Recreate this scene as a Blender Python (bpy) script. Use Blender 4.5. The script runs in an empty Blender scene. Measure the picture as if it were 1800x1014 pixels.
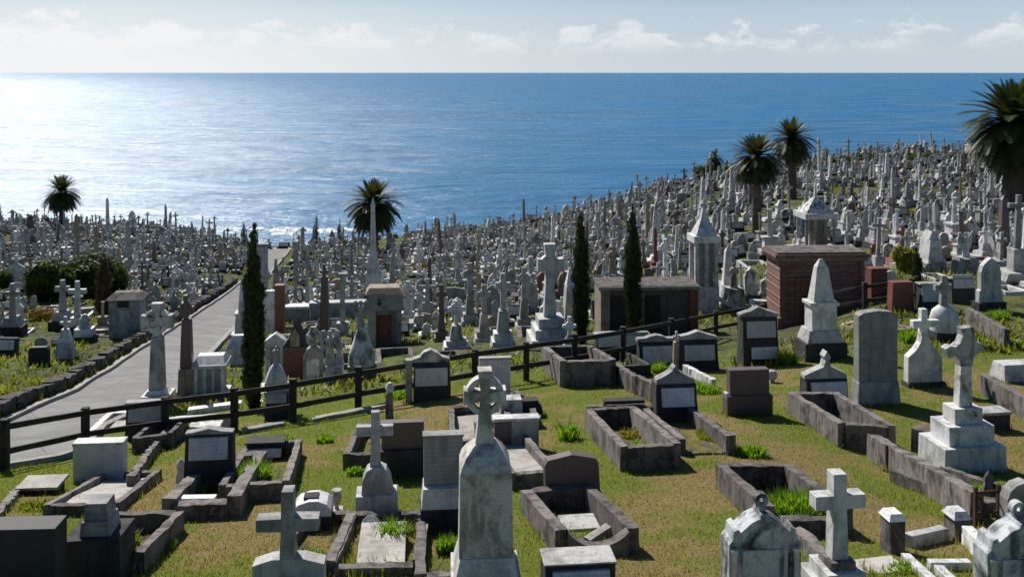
import bpy, bmesh, math, random
import numpy as np
from mathutils import Vector, Matrix, noise
random.seed(7)
R = math.radians
# ---------------------------------------------------------------- camera
FPX = 1750.0; CU = 900.0; HV = 128.0; CZ = 48.0      # focal length, optical column and horizon row of the 1800 px photograph
sc = bpy.context.scene
cam_d = bpy.data.cameras.new('camera'); cam = bpy.data.objects.new('camera', cam_d)
sc.collection.objects.link(cam); sc.camera = cam
cam.location = (0, 0, CZ); cam.rotation_euler = (R(90), 0, 0)
cam_d.sensor_width = 36; cam_d.lens = 36*FPX/1800; cam_d.shift_y = -(507-HV)/1800
cam_d.clip_start = 0.5; cam_d.clip_end = 300000
# ---------------------------------------------------------------- light
SUN_AZ, SUN_EL = -31.5, 41.0
sd = Vector((math.sin(R(SUN_AZ))*math.cos(R(SUN_EL)), math.cos(R(SUN_AZ))*math.cos(R(SUN_EL)), math.sin(R(SUN_EL))))
sl = bpy.data.lights.new('sun', 'SUN'); sl.energy = 4.9; sl.angle = R(0.5); sl.color = (1.0, 0.94, 0.86)
so = bpy.data.objects.new('sun', sl); sc.collection.objects.link(so)
so.rotation_euler = (-sd).to_track_quat('-Z', 'Y').to_euler(); so.location = (0, 0, 90)
w = bpy.data.worlds.new('World'); sc.world = w; w.use_nodes = True
nt = w.node_tree; nt.nodes.clear()
def N(nt, typ, **kw):
    n = nt.nodes.new(typ)
    for k, v in kw.items():
        if k.startswith('i_'):
            k2 = k[2:]; k2 = int(k2) if k2.isdigit() else k2
            n.inputs[k2].default_value = v
        else: setattr(n, k, v)
    return n
def MATH(nt, op, a, b=None, c=None, clamp=False):
    n = nt.nodes.new('ShaderNodeMath'); n.operation = op; n.use_clamp = clamp
    for i, v in enumerate((a, b, c)):
        if v is None: continue
        if isinstance(v, (int, float)): n.inputs[i].default_value = v
        else: nt.links.new(v, n.inputs[i])
    return n.outputs[0]
def MIX(nt, f, a, b, typ='MIX'):
    n = nt.nodes.new('ShaderNodeMix'); n.data_type = 'RGBA'; n.blend_type = typ
    for s, v in ((0, f), (6, a), (7, b)):
        if isinstance(v, (int, float)): n.inputs[s].default_value = v
        elif isinstance(v, tuple): n.inputs[s].default_value = (*v, 1) if len(v) == 3 else v
        else: nt.links.new(v, n.inputs[s])
    return n.outputs[2]
def RAMP(nt, x, a, b, smooth=True):
    n = nt.nodes.new('ShaderNodeMapRange'); n.interpolation_type = 'SMOOTHSTEP' if smooth else 'LINEAR'
    nt.links.new(x, n.inputs[0]); n.inputs[1].default_value = a; n.inputs[2].default_value = b
    return n.outputs[0]
def NOISE(nt, vec, scale, detail=4, rough=0.55, dist=0.0):
    n = N(nt, 'ShaderNodeTexNoise', i_Scale=scale, i_Detail=detail, i_Roughness=rough, i_Distortion=dist)
    nt.links.new(vec, n.inputs['Vector']); return n.outputs[0]
def SCALE(nt, vec, s):
    n = N(nt, 'ShaderNodeMapping'); nt.links.new(vec, n.inputs[0]); n.inputs['Scale'].default_value = s
    return n.outputs[0]
SKY_STR = 0.046
sky = N(nt, 'ShaderNodeTexSky', sky_type='NISHITA', sun_disc=False, sun_elevation=R(SUN_EL), sun_rotation=R(SUN_AZ), altitude=30, air_density=1.0, dust_density=0.8, ozone_density=1.5)
tc = N(nt, 'ShaderNodeTexCoord')
sep = N(nt, 'ShaderNodeSeparateXYZ'); nt.links.new(tc.outputs['Generated'], sep.inputs[0])
z = sep.outputs[2]; x = sep.outputs[0]
n1 = NOISE(nt, SCALE(nt, tc.outputs['Generated'], (15, 15, 34)), 1.0, 9, 0.62, 0.3)
n2 = NOISE(nt, SCALE(nt, tc.outputs['Generated'], (42, 42, 70)), 1.0, 6, 0.6)
top = NOISE(nt, SCALE(nt, tc.outputs['Generated'], (7, 7, 3)), 1.0, 2)
lim = MATH(nt, 'ADD', 0.0425, MATH(nt, 'MULTIPLY', MATH(nt, 'SUBTRACT', top, 0.5), 0.05))     # height of the cloud bank's tops
puff = MATH(nt, 'ADD', MATH(nt, 'MULTIPLY', MATH(nt, 'SUBTRACT', n1, 0.5), 0.085), MATH(nt, 'MULTIPLY', MATH(nt, 'SUBTRACT', n2, 0.5), 0.045))
edge_ = MATH(nt, 'SUBTRACT', MATH(nt, 'ADD', lim, puff), z)
cl = RAMP(nt, edge_, -0.003, 0.008)
gap = NOISE(nt, SCALE(nt, tc.outputs['Generated'], (18, 18, 40)), 1.0, 7, 0.65, 0.4)
cl = MATH(nt, 'MULTIPLY', cl, RAMP(nt, z, 0.012, 0.03))
cl = MATH(nt, 'MULTIPLY', cl, RAMP(nt, gap, 0.40, 0.56))
# brighter rims towards the cloud tops, greyer bodies
body = RAMP(nt, edge_, 0.0, 0.03)
side = RAMP(nt, x, 0.25, -0.45)
hz = MIX(nt, side, (9.94, 11.00, 11.90), (15.37, 15.52, 15.68))           # milky air low over the water, whiter towards the sun
cc = MIX(nt, body, (13.86, 14.32, 14.92), (11.31, 12.13, 12.96))
cc = MIX(nt, side, cc, (15.52, 15.60, 15.68))
skyb = MIX(nt, RAMP(nt, z, 0.02, 0.22), hz, sky.outputs[0])
low = MIX(nt, RAMP(nt, z, 0.0, 0.09), hz, MIX(nt, side, (7.83, 10.10, 12.06), (11.45, 12.96, 13.86)))
deep = MIX(nt, 1.0, sky.outputs[0], (0.58, 0.90, 1.18), 'MULTIPLY')
skyc = MIX(nt, RAMP(nt, z, 0.055, 0.12), low, deep)
col = MIX(nt, MATH(nt, 'MULTIPLY', cl, 0.9), skyc, cc)
bg = N(nt, 'ShaderNodeBackground', i_Strength=SKY_STR); nt.links.new(col, bg.inputs[0])
wo = N(nt, 'ShaderNodeOutputWorld'); nt.links.new(bg.outputs[0], wo.inputs[0])
sc.view_settings.view_transform = 'Standard'; sc.view_settings.look = 'None'
sc.view_settings.exposure = 0.35; sc.view_settings.gamma = 1
sc.render.engine = 'CYCLES'
# ---------------------------------------------------------------- terrain function: drop below the camera by column and distance
DR = [8, 12.5, 16.5, 20, 25, 30, 38, 48, 62, 80, 105, 135, 165, 190]
COLS = [
 (-500, [5.4, 6.3, 7.2, 8.2, 9.6, 10.3, 11.4, 12.9, 14.9, 16.9, 19.2, 21.3, 23.6, 25.5]),
 (200,  [5.4, 6.3, 7.2, 8.2, 9.5, 10.3, 11.4, 12.9, 14.9, 17.0, 19.4, 21.5, 23.8, 25.7]),
 (500,  [5.4, 6.3, 7.1, 7.8, 8.9, 9.9, 11.3, 13.2, 15.8, 18.5, 21.6, 24.6, 27.5, 30]),
 (900,  [5.4, 6.3, 7.05, 7.65, 8.3, 9.0, 10.4, 12.4, 14.6, 17.0, 19.7, 22.5, 25.0, 27]),
 (1300, [5.4, 6.3, 6.95, 7.45, 8.15, 8.9, 10.3, 11.9, 13.2, 14.3, 14.7, 14.75, 15.6, 16.5]),
 (1600, [5.4, 6.3, 7.1, 7.7, 8.1, 8.5, 8.95, 9.9, 11.2, 12.2, 12.8, 13.0, 13.1, 13.4]),
 (2300, [5.4, 6.3, 7.1, 7.7, 8.1, 8.5, 8.9, 9.6, 10.8, 11.8, 12.5, 12.8, 13.0, 13.3])]
EDGE = ([-500, 400, 500, 700, 900, 1100, 1300, 1600, 2300], [150, 150, 148, 158, 165, 160, 152, 168, 172])
def pchip(xs, ys, x):
    xs = np.asarray(xs, float); ys = np.asarray(ys, float); h = np.diff(xs); d = np.diff(ys)/h
    m = np.zeros(len(xs)); m[0] = d[0]; m[-1] = d[-1]
    for i in range(1, len(xs)-1):
        if d[i-1]*d[i] > 0:
            w1 = 2*h[i]+h[i-1]; w2 = h[i]+2*h[i-1]; m[i] = (w1+w2)/(w1/d[i-1]+w2/d[i])
    x = np.clip(x, xs[0], xs[-1]); i = np.clip(np.searchsorted(xs, x)-1, 0, len(xs)-2); t = (x-xs[i])/h[i]
    return (2*t**3-3*t**2+1)*ys[i]+(t**3-2*t**2+t)*h[i]*m[i]+(-2*t**3+3*t**2)*ys[i+1]+(t**3-t**2)*h[i]*m[i+1]
GD = np.linspace(8, 190, 500); GU = np.linspace(-500, 2300, 240)
colv = np.array([pchip(DR, c[1], GD) for c in COLS])
HG = np.zeros((len(GU), len(GD)))
for j in range(len(GD)): HG[:, j] = pchip([c[0] for c in COLS], colv[:, j], GU)
def drop(x, y):
    D = max(y, 8.0); u = CU+FPX*x/max(y, 12.0)
    e = float(np.interp(u, EDGE[0], EDGE[1])); Dc = min(D, e)
    a = (min(max(u, -500), 2300)+500)/2800*(len(GU)-1); b = (min(max(Dc, 8), 190)-8)/182*(len(GD)-1)
    i = min(int(a), len(GU)-2); j = min(int(b), len(GD)-2); fa = a-i; fb = b-j
    h = (HG[i, j]*(1-fa)+HG[i+1, j]*fa)*(1-fb)+(HG[i, j+1]*(1-fa)+HG[i+1, j+1]*fa)*fb
    if D > e: h += (D-e)*1.6
    h += 0.05*noise.noise(Vector((x*0.35, y*0.35, 0)))
    return float(h)
def gz(x, y): return CZ-drop(x, y)
def at(u, v):
    t = (u-CU)/FPX; lo, hi = 7.0, 147.0
    for _ in range(34):
        m = (lo+hi)/2
        if HV+FPX*drop(t*m, m)/m > v: lo = m
        else: hi = m
    y = (lo+hi)/2; return Vector((t*y, y, gz(t*y, y)))
def proj(x, y, z): return CU+FPX*x/y, HV+FPX*(CZ-z)/y
def dryness(x, y):
    d = 0.5+1.05*noise.noise(Vector((x*0.3+3, y*0.25, 1.7)))+0.65*noise.noise(Vector((x*0.8, y*0.9, 5.1)))+0.4*noise.noise(Vector((x*2.1, y*2.6, 8.1)))
    if y > 27: d -= 0.35
    return min(max(d-0.06, 0.0), 1.0)
# ---------------------------------------------------------------- materials
def newmat(name):
    m = bpy.data.materials.new(name); m.use_nodes = True; nt = m.node_tree
    return m, nt, nt.nodes['Principled BSDF']
def coords(nt, rnd=True):
    tc = N(nt, 'ShaderNodeTexCoord'); out = tc.outputs['Object']
    if rnd:
        oi = N(nt, 'ShaderNodeObjectInfo'); v = N(nt, 'ShaderNodeVectorMath', operation='MULTIPLY_ADD')
        cx = N(nt, 'ShaderNodeCombineXYZ')
        for i in range(3): nt.links.new(MATH(nt, 'MULTIPLY', oi.outputs['Random'], 37.0+11*i), cx.inputs[i])
        nt.links.new(out, v.inputs[0]); v.inputs[1].default_value = (1, 1, 1); nt.links.new(cx.outputs[0], v.inputs[2]); out = v.outputs[0]
        return out, oi.outputs['Random']
    return out, None
def stone(name, base, dark, lichen=(0.35, 0.34, 0.26), dk=0.5, rough=0.8, vary=0.25, bump=0.35, fine=45.0, lines=False, brick=None):
    m, nt, p = newmat(name); co, rnd = coords(nt)
    a = NOISE(nt, co, 2.6, 8, 0.65, 0.4); st = NOISE(nt, SCALE(nt, co, (7, 7, 1.1)), 1.0, 5, 0.6)
    g = NOISE(nt, co, fine, 4, 0.7); l = NOISE(nt, co, 9.0, 5, 0.6, 0.3)
    c = MIX(nt, MATH(nt, 'MULTIPLY', RAMP(nt, a, 0.44, 0.66), dk), base, dark)
    c = MIX(nt, MATH(nt, 'MULTIPLY', RAMP(nt, st, 0.5, 0.68), dk*0.8), c, dark)
    c = MIX(nt, MATH(nt, 'MULTIPLY', RAMP(nt, l, 0.58, 0.68), 0.45), c, lichen)
    c = MIX(nt, MATH(nt, 'MULTIPLY', RAMP(nt, g, 0.35, 0.7), 0.3), c, (0.02, 0.02, 0.02), 'MIX')
    if vary:
        v = MATH(nt, 'ADD', 1.0-vary, MATH(nt, 'MULTIPLY', rnd, 2*vary)); hs = N(nt, 'ShaderNodeHueSaturation'); nt.links.new(v, hs.inputs['Value']); nt.links.new(c, hs.inputs['Color']); c = hs.outputs[0]
    hgt = MATH(nt, 'ADD', MATH(nt, 'MULTIPLY', a, 0.8), MATH(nt, 'MULTIPLY', g, 0.35))
    if lines:
        tc = N(nt, 'ShaderNodeTexCoord'); s = N(nt, 'ShaderNodeSeparateXYZ'); nt.links.new(tc.outputs['Object'], s.inputs[0])
        zz = MATH(nt, 'FRACT', MATH(nt, 'MULTIPLY', s.outputs[2], 15.0))
        row = MATH(nt, 'MULTIPLY', RAMP(nt, zz, 0.25, 0.4), RAMP(nt, zz, 0.8, 0.65))
        wd = NOISE(nt, SCALE(nt, co, (75, 1, 15)), 1.0, 2, 0.7)
        k = MATH(nt, 'MULTIPLY', MATH(nt, 'MULTIPLY', row, RAMP(nt, wd, 0.44, 0.56)), 0.28)
        c = MIX(nt, k, c, (0.06, 0.06, 0.06))
    if brick:
        bt = N(nt, 'ShaderNodeTexBrick', i_Scale=brick, i_Color1=(1, 1, 1, 1), i_Color2=(0.72, 0.68, 0.66, 1), i_Mortar=(0.45, 0.42, 0.4, 1)); bt.inputs['Mortar Size'].default_value = 0.018
        tc = N(nt, 'ShaderNodeTexCoord'); s = N(nt, 'ShaderNodeSeparateXYZ'); nt.links.new(tc.outputs['Object'], s.inputs[0])
        cb = N(nt, 'ShaderNodeCombineXYZ'); nt.links.new(MATH(nt, 'ADD', s.outputs[0], s.outputs[1]), cb.inputs[0]); nt.links.new(s.outputs[2], cb.inputs[1])
        nt.links.new(cb.outputs[0], bt.inputs[0]); c = MIX(nt, 1.0, c, bt.outputs[0], 'MULTIPLY')
        hgt = MATH(nt, 'ADD', hgt, bt.outputs[1])
    nt.links.new(c, p.inputs['Base Color']); p.inputs['Roughness'].default_value = rough; p.inputs['Specular IOR Level'].default_value = 0.35
    b = N(nt, 'ShaderNodeBump', i_Strength=bump, i_Distance=0.03); nt.links.new(hgt, b.inputs['Height']); nt.links.new(b.outputs[0], p.inputs['Normal'])
    return m
M = {}
M['marble'] = stone('marble', (0.72, 0.72, 0.71), (0.17, 0.17, 0.165), dk=0.55, rough=0.6)
M['tablet'] = stone('inscribed_marble', (0.66, 0.68, 0.70), (0.25, 0.27, 0.29), dk=0.4, rough=0.42, lines=True, bump=0.15)
M['grey'] = stone('grey_stone', (0.43, 0.43, 0.42), (0.11, 0.11, 0.10), dk=0.6)
M['inscr'] = stone('inscribed_grey_stone', (0.37, 0.365, 0.35), (0.14, 0.14, 0.13), dk=0.5, lines=True, bump=0.2)
M['stained'] = stone('stained_marble', (0.60, 0.60, 0.56), (0.045, 0.045, 0.04), dk=0.9, rough=0.75)
M['blackstain'] = stone('black_streaked_marble', (0.56, 0.59, 0.61), (0.03, 0.03, 0.032), dk=1.0, rough=0.7, vary=0)
M['pedmarble'] = stone('mottled_brown_marble', (0.64, 0.61, 0.56), (0.15, 0.12, 0.09), (0.30, 0.26, 0.19), dk=0.8, rough=0.75, vary=0)
M['sand'] = stone('sandstone', (0.40, 0.32, 0.24), (0.14, 0.10, 0.07), dk=0.6, rough=0.9)
M['kerb'] = stone('weathered_kerb_stone', (0.205, 0.178, 0.165), (0.035, 0.032, 0.03), (0.36, 0.34, 0.31), dk=0.9, rough=0.95, bump=0.6)
M['dark'] = stone('dark_rough_stone', (0.055, 0.053, 0.05), (0.018, 0.018, 0.018), (0.12, 0.12, 0.10), dk=0.6, rough=0.9, bump=0.7)
M['brown'] = stone('brown_granite', (0.15, 0.105, 0.10), (0.085, 0.06, 0.06), (0.16, 0.12, 0.11), dk=0.25, rough=0.45, vary=0.1, bump=0.06, fine=140)
M['red'] = stone('red_granite', (0.24, 0.085, 0.06), (0.10, 0.04, 0.035), (0.22, 0.12, 0.10), dk=0.35, rough=0.55, vary=0.15, bump=0.15)
M['brick'] = stone('banded_red_sandstone', (0.33, 0.18, 0.145), (0.18, 0.095, 0.075), (0.28, 0.18, 0.14), dk=0.4, rough=0.9, vary=0, brick=1.6)
M['door'] = stone('rust_red_door', (0.24, 0.09, 0.055), (0.11, 0.05, 0.035), dk=0.5, vary=0.1)
M['darkgran'] = stone('polished_dark_granite', (0.035, 0.034, 0.036), (0.02, 0.02, 0.02), (0.05, 0.05, 0.05), dk=0.3, rough=0.7, vary=0.1, bump=0.05, fine=150)
M['tabplain'] = stone('plain_marble', (0.62, 0.64, 0.66), (0.30, 0.31, 0.32), dk=0.35, rough=0.5, bump=0.2)
M['wallstone'] = stone('dark_wall_rock', (0.085, 0.08, 0.075), (0.03, 0.03, 0.028), (0.2, 0.2, 0.16), dk=0.5, rough=0.95, vary=0, bump=0.8)
M['brickpale'] = stone('pale_sandstone_band', (0.33, 0.20, 0.15), (0.17, 0.10, 0.08), dk=0.4, rough=0.9, vary=0)
M['soil'] = stone('grave_soil', (0.10, 0.088, 0.055), (0.04, 0.04, 0.02), (0.09, 0.12, 0.03), dk=0.8, rough=1, fine=60, bump=1.0)
M['ledger'] = stone('ledger_slab', (0.46, 0.43, 0.39), (0.13, 0.12, 0.11), dk=0.55, rough=0.75)
M['wood'] = stone('dark_fence_timber', (0.040, 0.034, 0.030), (0.014, 0.012, 0.011), (0.08, 0.075, 0.065), dk=0.5, rough=0.85, vary=0.1)
M['rust'] = stone('rusted_iron', (0.10, 0.045, 0.03), (0.03, 0.02, 0.018), (0.16, 0.07, 0.04), dk=0.6, rough=0.9)
M['bark'] = stone('palm_bark', (0.15, 0.11, 0.08), (0.035, 0.028, 0.022), dk=0.6, rough=1, bump=0.8, fine=20)
def leaf(name, a, b, tr=0.45, trc=None, sc=6.0):
    m = bpy.data.materials.new(name); m.use_nodes = True; nt = m.node_tree; nt.nodes.clear()
    co, rnd = coords(nt); n = NOISE(nt, co, sc, 4, 0.7); c = MIX(nt, RAMP(nt, n, 0.35, 0.65), a, b)
    d = N(nt, 'ShaderNodeBsdfPrincipled', i_Roughness=0.55); nt.links.new(c, d.inputs['Base Color']); d.inputs['Specular IOR Level'].default_value = 0.3
    t = N(nt, 'ShaderNodeBsdfTranslucent'); nt.links.new(MIX(nt, 1.0, c, trc or (1.3, 1.25, 0.6), 'MULTIPLY'), t.inputs[0])
    mx = N(nt, 'ShaderNodeMixShader', i_0=tr); nt.links.new(d.outputs[0], mx.inputs[1]); nt.links.new(t.outputs[0], mx.inputs[2])
    o = N(nt, 'ShaderNodeOutputMaterial'); nt.links.new(mx.outputs[0], o.inputs[0]); return m
M['palm'] = leaf('palm_leaf', (0.036, 0.048, 0.014), (0.065, 0.075, 0.022), 0.25, sc=2.0)
M['palmdead'] = leaf('dead_palm_leaf', (0.13, 0.085, 0.05), (0.07, 0.045, 0.03), 0.25, (1.1, 1.0, 0.8))
M['cypress'] = leaf('cypress_leaf', (0.022, 0.036, 0.014), (0.045, 0.06, 0.02), 0.2)
M['deadcyp'] = leaf('dying_cypress_leaf', (0.10, 0.05, 0.03), (0.05, 0.045, 0.02), 0.2, (1.1, 1.0, .8))
M['hedge'] = leaf('hedge_leaf', (0.03, 0.06, 0.015), (0.09, 0.12, 0.02), 0.4, sc=1.2)
M['yellowbush'] = leaf('yellow_green_leaf', (0.16, 0.20, 0.02), (0.26, 0.26, 0.03), 0.45)
M['tuft'] = leaf('lush_grass', (0.12, 0.26, 0.02), (0.20, 0.32, 0.03), 0.55, (1.25, 1.25, 0.35))
M['g_green'] = leaf('short_green_grass', (0.15, 0.215, 0.03), (0.22, 0.25, 0.04), 0.5, (1.3, 1.2, 0.4))
M['g_olive'] = leaf('short_olive_grass', (0.21, 0.22, 0.045), (0.26, 0.235, 0.06), 0.45, (1.3, 1.15, 0.5))
M['g_straw'] = leaf('dry_straw_grass', (0.30, 0.24, 0.095), (0.25, 0.20, 0.075), 0.4, (1.2, 1.1, 0.7))
M['orange'] = leaf('orange_flower_leaf', (0.20, 0.10, 0.02), (0.16, 0.15, 0.03), 0.4, (1.2, 1.0, 0.4))
# ground
m, nt_, p = newmat('grass_ground'); M['ground'] = m
co, _ = coords(nt_, False)
att = N(nt_, 'ShaderNodeAttribute', attribute_name='dry'); far = N(nt_, 'ShaderNodeAttribute', attribute_name='far')
f1 = NOISE(nt_, co, 1.3, 6, 0.7); f2 = NOISE(nt_, co, 14.0, 5, 0.75); f3 = NOISE(nt_, SCALE(nt_, co, (0.75, 0.5, 0.6)), 1.0, 7, 0.75)
dr = MATH(nt_, 'ADD', att.outputs['Fac'], MATH(nt_, 'MULTIPLY', MATH(nt_, 'SUBTRACT', f1, 0.5), 1.2))
c = MIX(nt_, RAMP(nt_, dr, 0.25, 0.75), (0.15, 0.19, 0.032), (0.26, 0.20, 0.08))
c = MIX(nt_, MATH(nt_, 'MULTIPLY', RAMP(nt_, f2, 0.42, 0.66), 0.45), c, (0.08, 0.07, 0.03))
c2 = MIX(nt_, RAMP(nt_, f3, 0.40, 0.60), (0.12, 0.15, 0.028), (0.065, 0.065, 0.04))
c2 = MIX(nt_, RAMP(nt_, f1, 0.50, 0.62), c2, (0.035, 0.038, 0.022)); c2 = MIX(nt_, RAMP(nt_, f2, 0.55, 0.68), c2, (0.22, 0.20, 0.16))
c = MIX(nt_, far.outputs['Fac'], c, c2)
nt_.links.new(c, p.inputs['Base Color']); p.inputs['Roughness'].default_value = 1.0; p.inputs['Specular IOR Level'].default_value = 0.1
b = N(nt_, 'ShaderNodeBump', i_Strength=0.9, i_Distance=0.08); nt_.links.new(MATH(nt_, 'ADD', f2, f1), b.inputs['Height']); nt_.links.new(b.outputs[0], p.inputs['Normal'])
# asphalt
m, nt_, p = newmat('worn_asphalt'); M['asphalt'] = m
co, _ = coords(nt_, False); f1 = NOISE(nt_, co, 0.6, 7, 0.7, 0.6); f2 = NOISE(nt_, co, 22, 5, 0.8)
c = MIX(nt_, RAMP(nt_, f1, 0.35, 0.65), (0.14, 0.138, 0.136), (0.225, 0.219, 0.21)); c = MIX(nt_, MATH(nt_, 'MULTIPLY', RAMP(nt_, f2, 0.4, 0.7), 0.35), c, (0.10, 0.10, 0.10))
vn = N(nt_, 'ShaderNodeTexVoronoi', feature='DISTANCE_TO_EDGE', i_Scale=0.45); nt_.links.new(co, vn.inputs[0])
c = MIX(nt_, MATH(nt_, 'MULTIPLY', RAMP(nt_, vn.outputs['Distance'], 0.012, 0.0), 0.6), c, (0.07, 0.07, 0.07))
nt_.links.new(c, p.inputs['Base Color']); p.inputs['Roughness'].default_value = 0.9
b = N(nt_, 'ShaderNodeBump', i_Strength=0.4, i_Distance=0.01); nt_.links.new(f2, b.inputs['Height']); nt_.links.new(b.outputs[0], p.inputs['Normal'])
# sea
m, nt_, p = newmat('sea_water'); M['sea'] = m
co, _ = coords(nt_, False)
wv = NOISE(nt_, SCALE(nt_, co, (0.035, 0.14, 1)), 1.0, 6, 0.68); w2 = NOISE(nt_, SCALE(nt_, co, (0.012, 0.032, 1)), 1.0, 7, 0.62, 0.6); w3 = NOISE(nt_, SCALE(nt_, co, (0.002, 0.005, 1)), 1.0, 7, 0.65, 0.8)
c = MIX(nt_, RAMP(nt_, w3, 0.35, 0.65), (0.0, 0.10, 0.24), (0.002, 0.14, 0.305))
nt_.links.new(c, p.inputs['Base Color']); p.inputs['IOR'].default_value = 1.33; p.inputs['Specular IOR Level'].default_value = 0.55
rg = MATH(nt_, 'ADD', 0.18, MATH(nt_, 'ADD', MATH(nt_, 'MULTIPLY', RAMP(nt_, w2, 0.35, 0.65), 0.13), MATH(nt_, 'MULTIPLY', RAMP(nt_, w3, 0.35, 0.65), 0.07)))
nt_.links.new(rg, p.inputs['Roughness'])
h = MATH(nt_, 'ADD', MATH(nt_, 'MULTIPLY', wv, 2.1), MATH(nt_, 'ADD', MATH(nt_, 'MULTIPLY', w2, 5.0), MATH(nt_, 'MULTIPLY', w3, 9.0)))
b = N(nt_, 'ShaderNodeBump', i_Strength=1.0, i_Distance=1.0); nt_.links.new(h, b.inputs['Height']); nt_.links.new(b.outputs[0], p.inputs['Normal'])
m, nt_, p = newmat('sea_foam'); M['foam'] = m; p.inputs['Base Color'].default_value = (0.85, 0.87, 0.88, 1); p.inputs['Roughness'].default_value = 0.9
# ---------------------------------------------------------------- mesh building
class MB:
    def __init__(s): s.v = []; s.f = []; s.m = []
    def add(s, vs, fs, mi=0):
        o = len(s.v); s.v += [tuple(a) for a in vs]; s.f += [tuple(i+o for i in f) for f in fs]; s.m += [mi]*len(fs)
    def taper(s, x0, x1, z0, z1, y0, y1, x2=None, x3=None, y2=None, y3=None, mi=0):
        if x2 is None: x2, x3 = x0, x1
        if y2 is None: y2, y3 = y0, y1
        s.add([(x0, y0, z0), (x1, y0, z0), (x1, y1, z0), (x0, y1, z0), (x2, y2, z1), (x3, y2, z1), (x3, y3, z1), (x2, y3, z1)],
              [(0, 3, 2, 1), (4, 5, 6, 7), (0, 1, 5, 4), (1, 2, 6, 5), (2, 3, 7, 6), (3, 0, 4, 7)], mi)
    def extr(s, poly, y0, y1, mi=0):
        n = len(poly)
        s.add([(a, y0, b) for a, b in poly]+[(a, y1, b) for a, b in poly],
              [tuple(range(n)), tuple(range(2*n-1, n-1, -1))]+[(i, i+n, (i+1) % n+n, (i+1) % n) for i in range(n)], mi)
    def ring(s, cx, cz, ro, ri, y0, y1, n=28, mi=0):
        vs = []
        for k in range(n):
            a = 2*math.pi*k/n; c_, s_ = math.cos(a), math.sin(a)
            vs += [(cx+ro*c_, y0, cz+ro*s_), (cx+ri*c_, y0, cz+ri*s_), (cx+ri*c_, y1, cz+ri*s_), (cx+ro*c_, y1, cz+ro*s_)]
        fs = []
        for k in range(n):
            a = 4*k; b = 4*((k+1) % n)
            for i in range(4): fs.append((a+i, a+(i+1) % 4, b+(i+1) % 4, b+i))
        s.add(vs, fs, mi)
    def lathe(s, prof, cx=0, cy=0, n=16, ey=1.0, mi=0):
        vs = []; fs = []
        for r, zz in prof:
            for k in range(n):
                a = 2*math.pi*(k+0.5)/n; vs.append((cx+r*math.cos(a), cy+r*ey*math.sin(a), zz))
        m = len(prof)
        for j in range(m-1):
            for k in range(n): fs.append((j*n+k, j*n+(k+1) % n, (j+1)*n+(k+1) % n, (j+1)*n+k))
        fs.append(tuple(range(n-1, -1, -1))); fs.append(tuple((m-1)*n+k for k in range(n)))
        s.add(vs, fs, mi)
    def tube(s, pts, rads, n=8, mi=0):
        vs = []; fs = []; pts = [Vector(p) for p in pts]
        for i, p in enumerate(pts):
            d = (pts[min(i+1, len(pts)-1)]-pts[max(i-1, 0)]).normalized(); a = d.orthogonal().normalized() if abs(d.z) < .9 else d.cross(Vector((0, 1, 0))).normalized(); b = d.cross(a)
            for k in range(n):
                t = 2*math.pi*k/n; vs.append(p+(a*math.cos(t)+b*math.sin(t))*rads[i])
        for i in range(len(pts)-1):
            for k in range(n): fs.append((i*n+k, i*n+(k+1) % n, (i+1)*n+(k+1) % n, (i+1)*n+k))
        fs.append(tuple(range(n-1, -1, -1))); fs.append(tuple((len(pts)-1)*n+k for k in range(n)))
        s.add(vs, fs, mi)
    def bar(s, a, b, w, h, below=0.15, seg=5, jit=0.012, mi=0):
        a = Vector(a); b = Vector(b); d = (b-a); L = Vector((d.x, d.y, 0)).normalized(); nx = Vector((-L.y, L.x, 0))
        vs = []; fs = []
        J = lambda q: Vector((random.uniform(-q, q), random.uniform(-q, q), random.uniform(-q, q)))
        for i in range(seg+1):
            p = a+d*(i/seg)
            for sx, zz in ((-.5, -below), (-.5, h), (.5, h), (.5, -below)): vs.append(p+nx*(w*sx)+Vector((0, 0, zz))+J(jit))
        for i in range(seg):
            for k in range(4): fs.append((i*4+k, (i+1)*4+k, (i+1)*4+(k+1) % 4, i*4+(k+1) % 4))
        fs += [(0, 1, 2, 3), (seg*4+3, seg*4+2, seg*4+1, seg*4)]
        s.add(vs, fs, mi)
    def path(s, pts, w, h, below=0.25, jit=0.0, mi=0):
        vs = []; fs = []; n = len(pts)
        for i, p in enumerate(pts):
            d = pts[min(i+1, n-1)]-pts[max(i-1, 0)]; d.z = 0; d.normalize(); nx = Vector((-d.y, d.x, 0)); hh = h[i] if isinstance(h, list) else h
            for sx, zz in ((-.5, -below), (-.5, hh), (.5, hh), (.5, -below)): vs.append(p+nx*(w*sx)+Vector((random.uniform(-jit, jit), random.uniform(-jit, jit), zz+random.uniform(-jit, jit)*.6)))
        for i in range(n-1):
            for k in range(4): fs.append((i*4+k, (i+1)*4+k, (i+1)*4+(k+1) % 4, i*4+(k+1) % 4))
        fs += [(0, 1, 2, 3), (n*4-1, n*4-2, n*4-3, n*4-4)]; s.add(vs, fs, mi)
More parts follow.
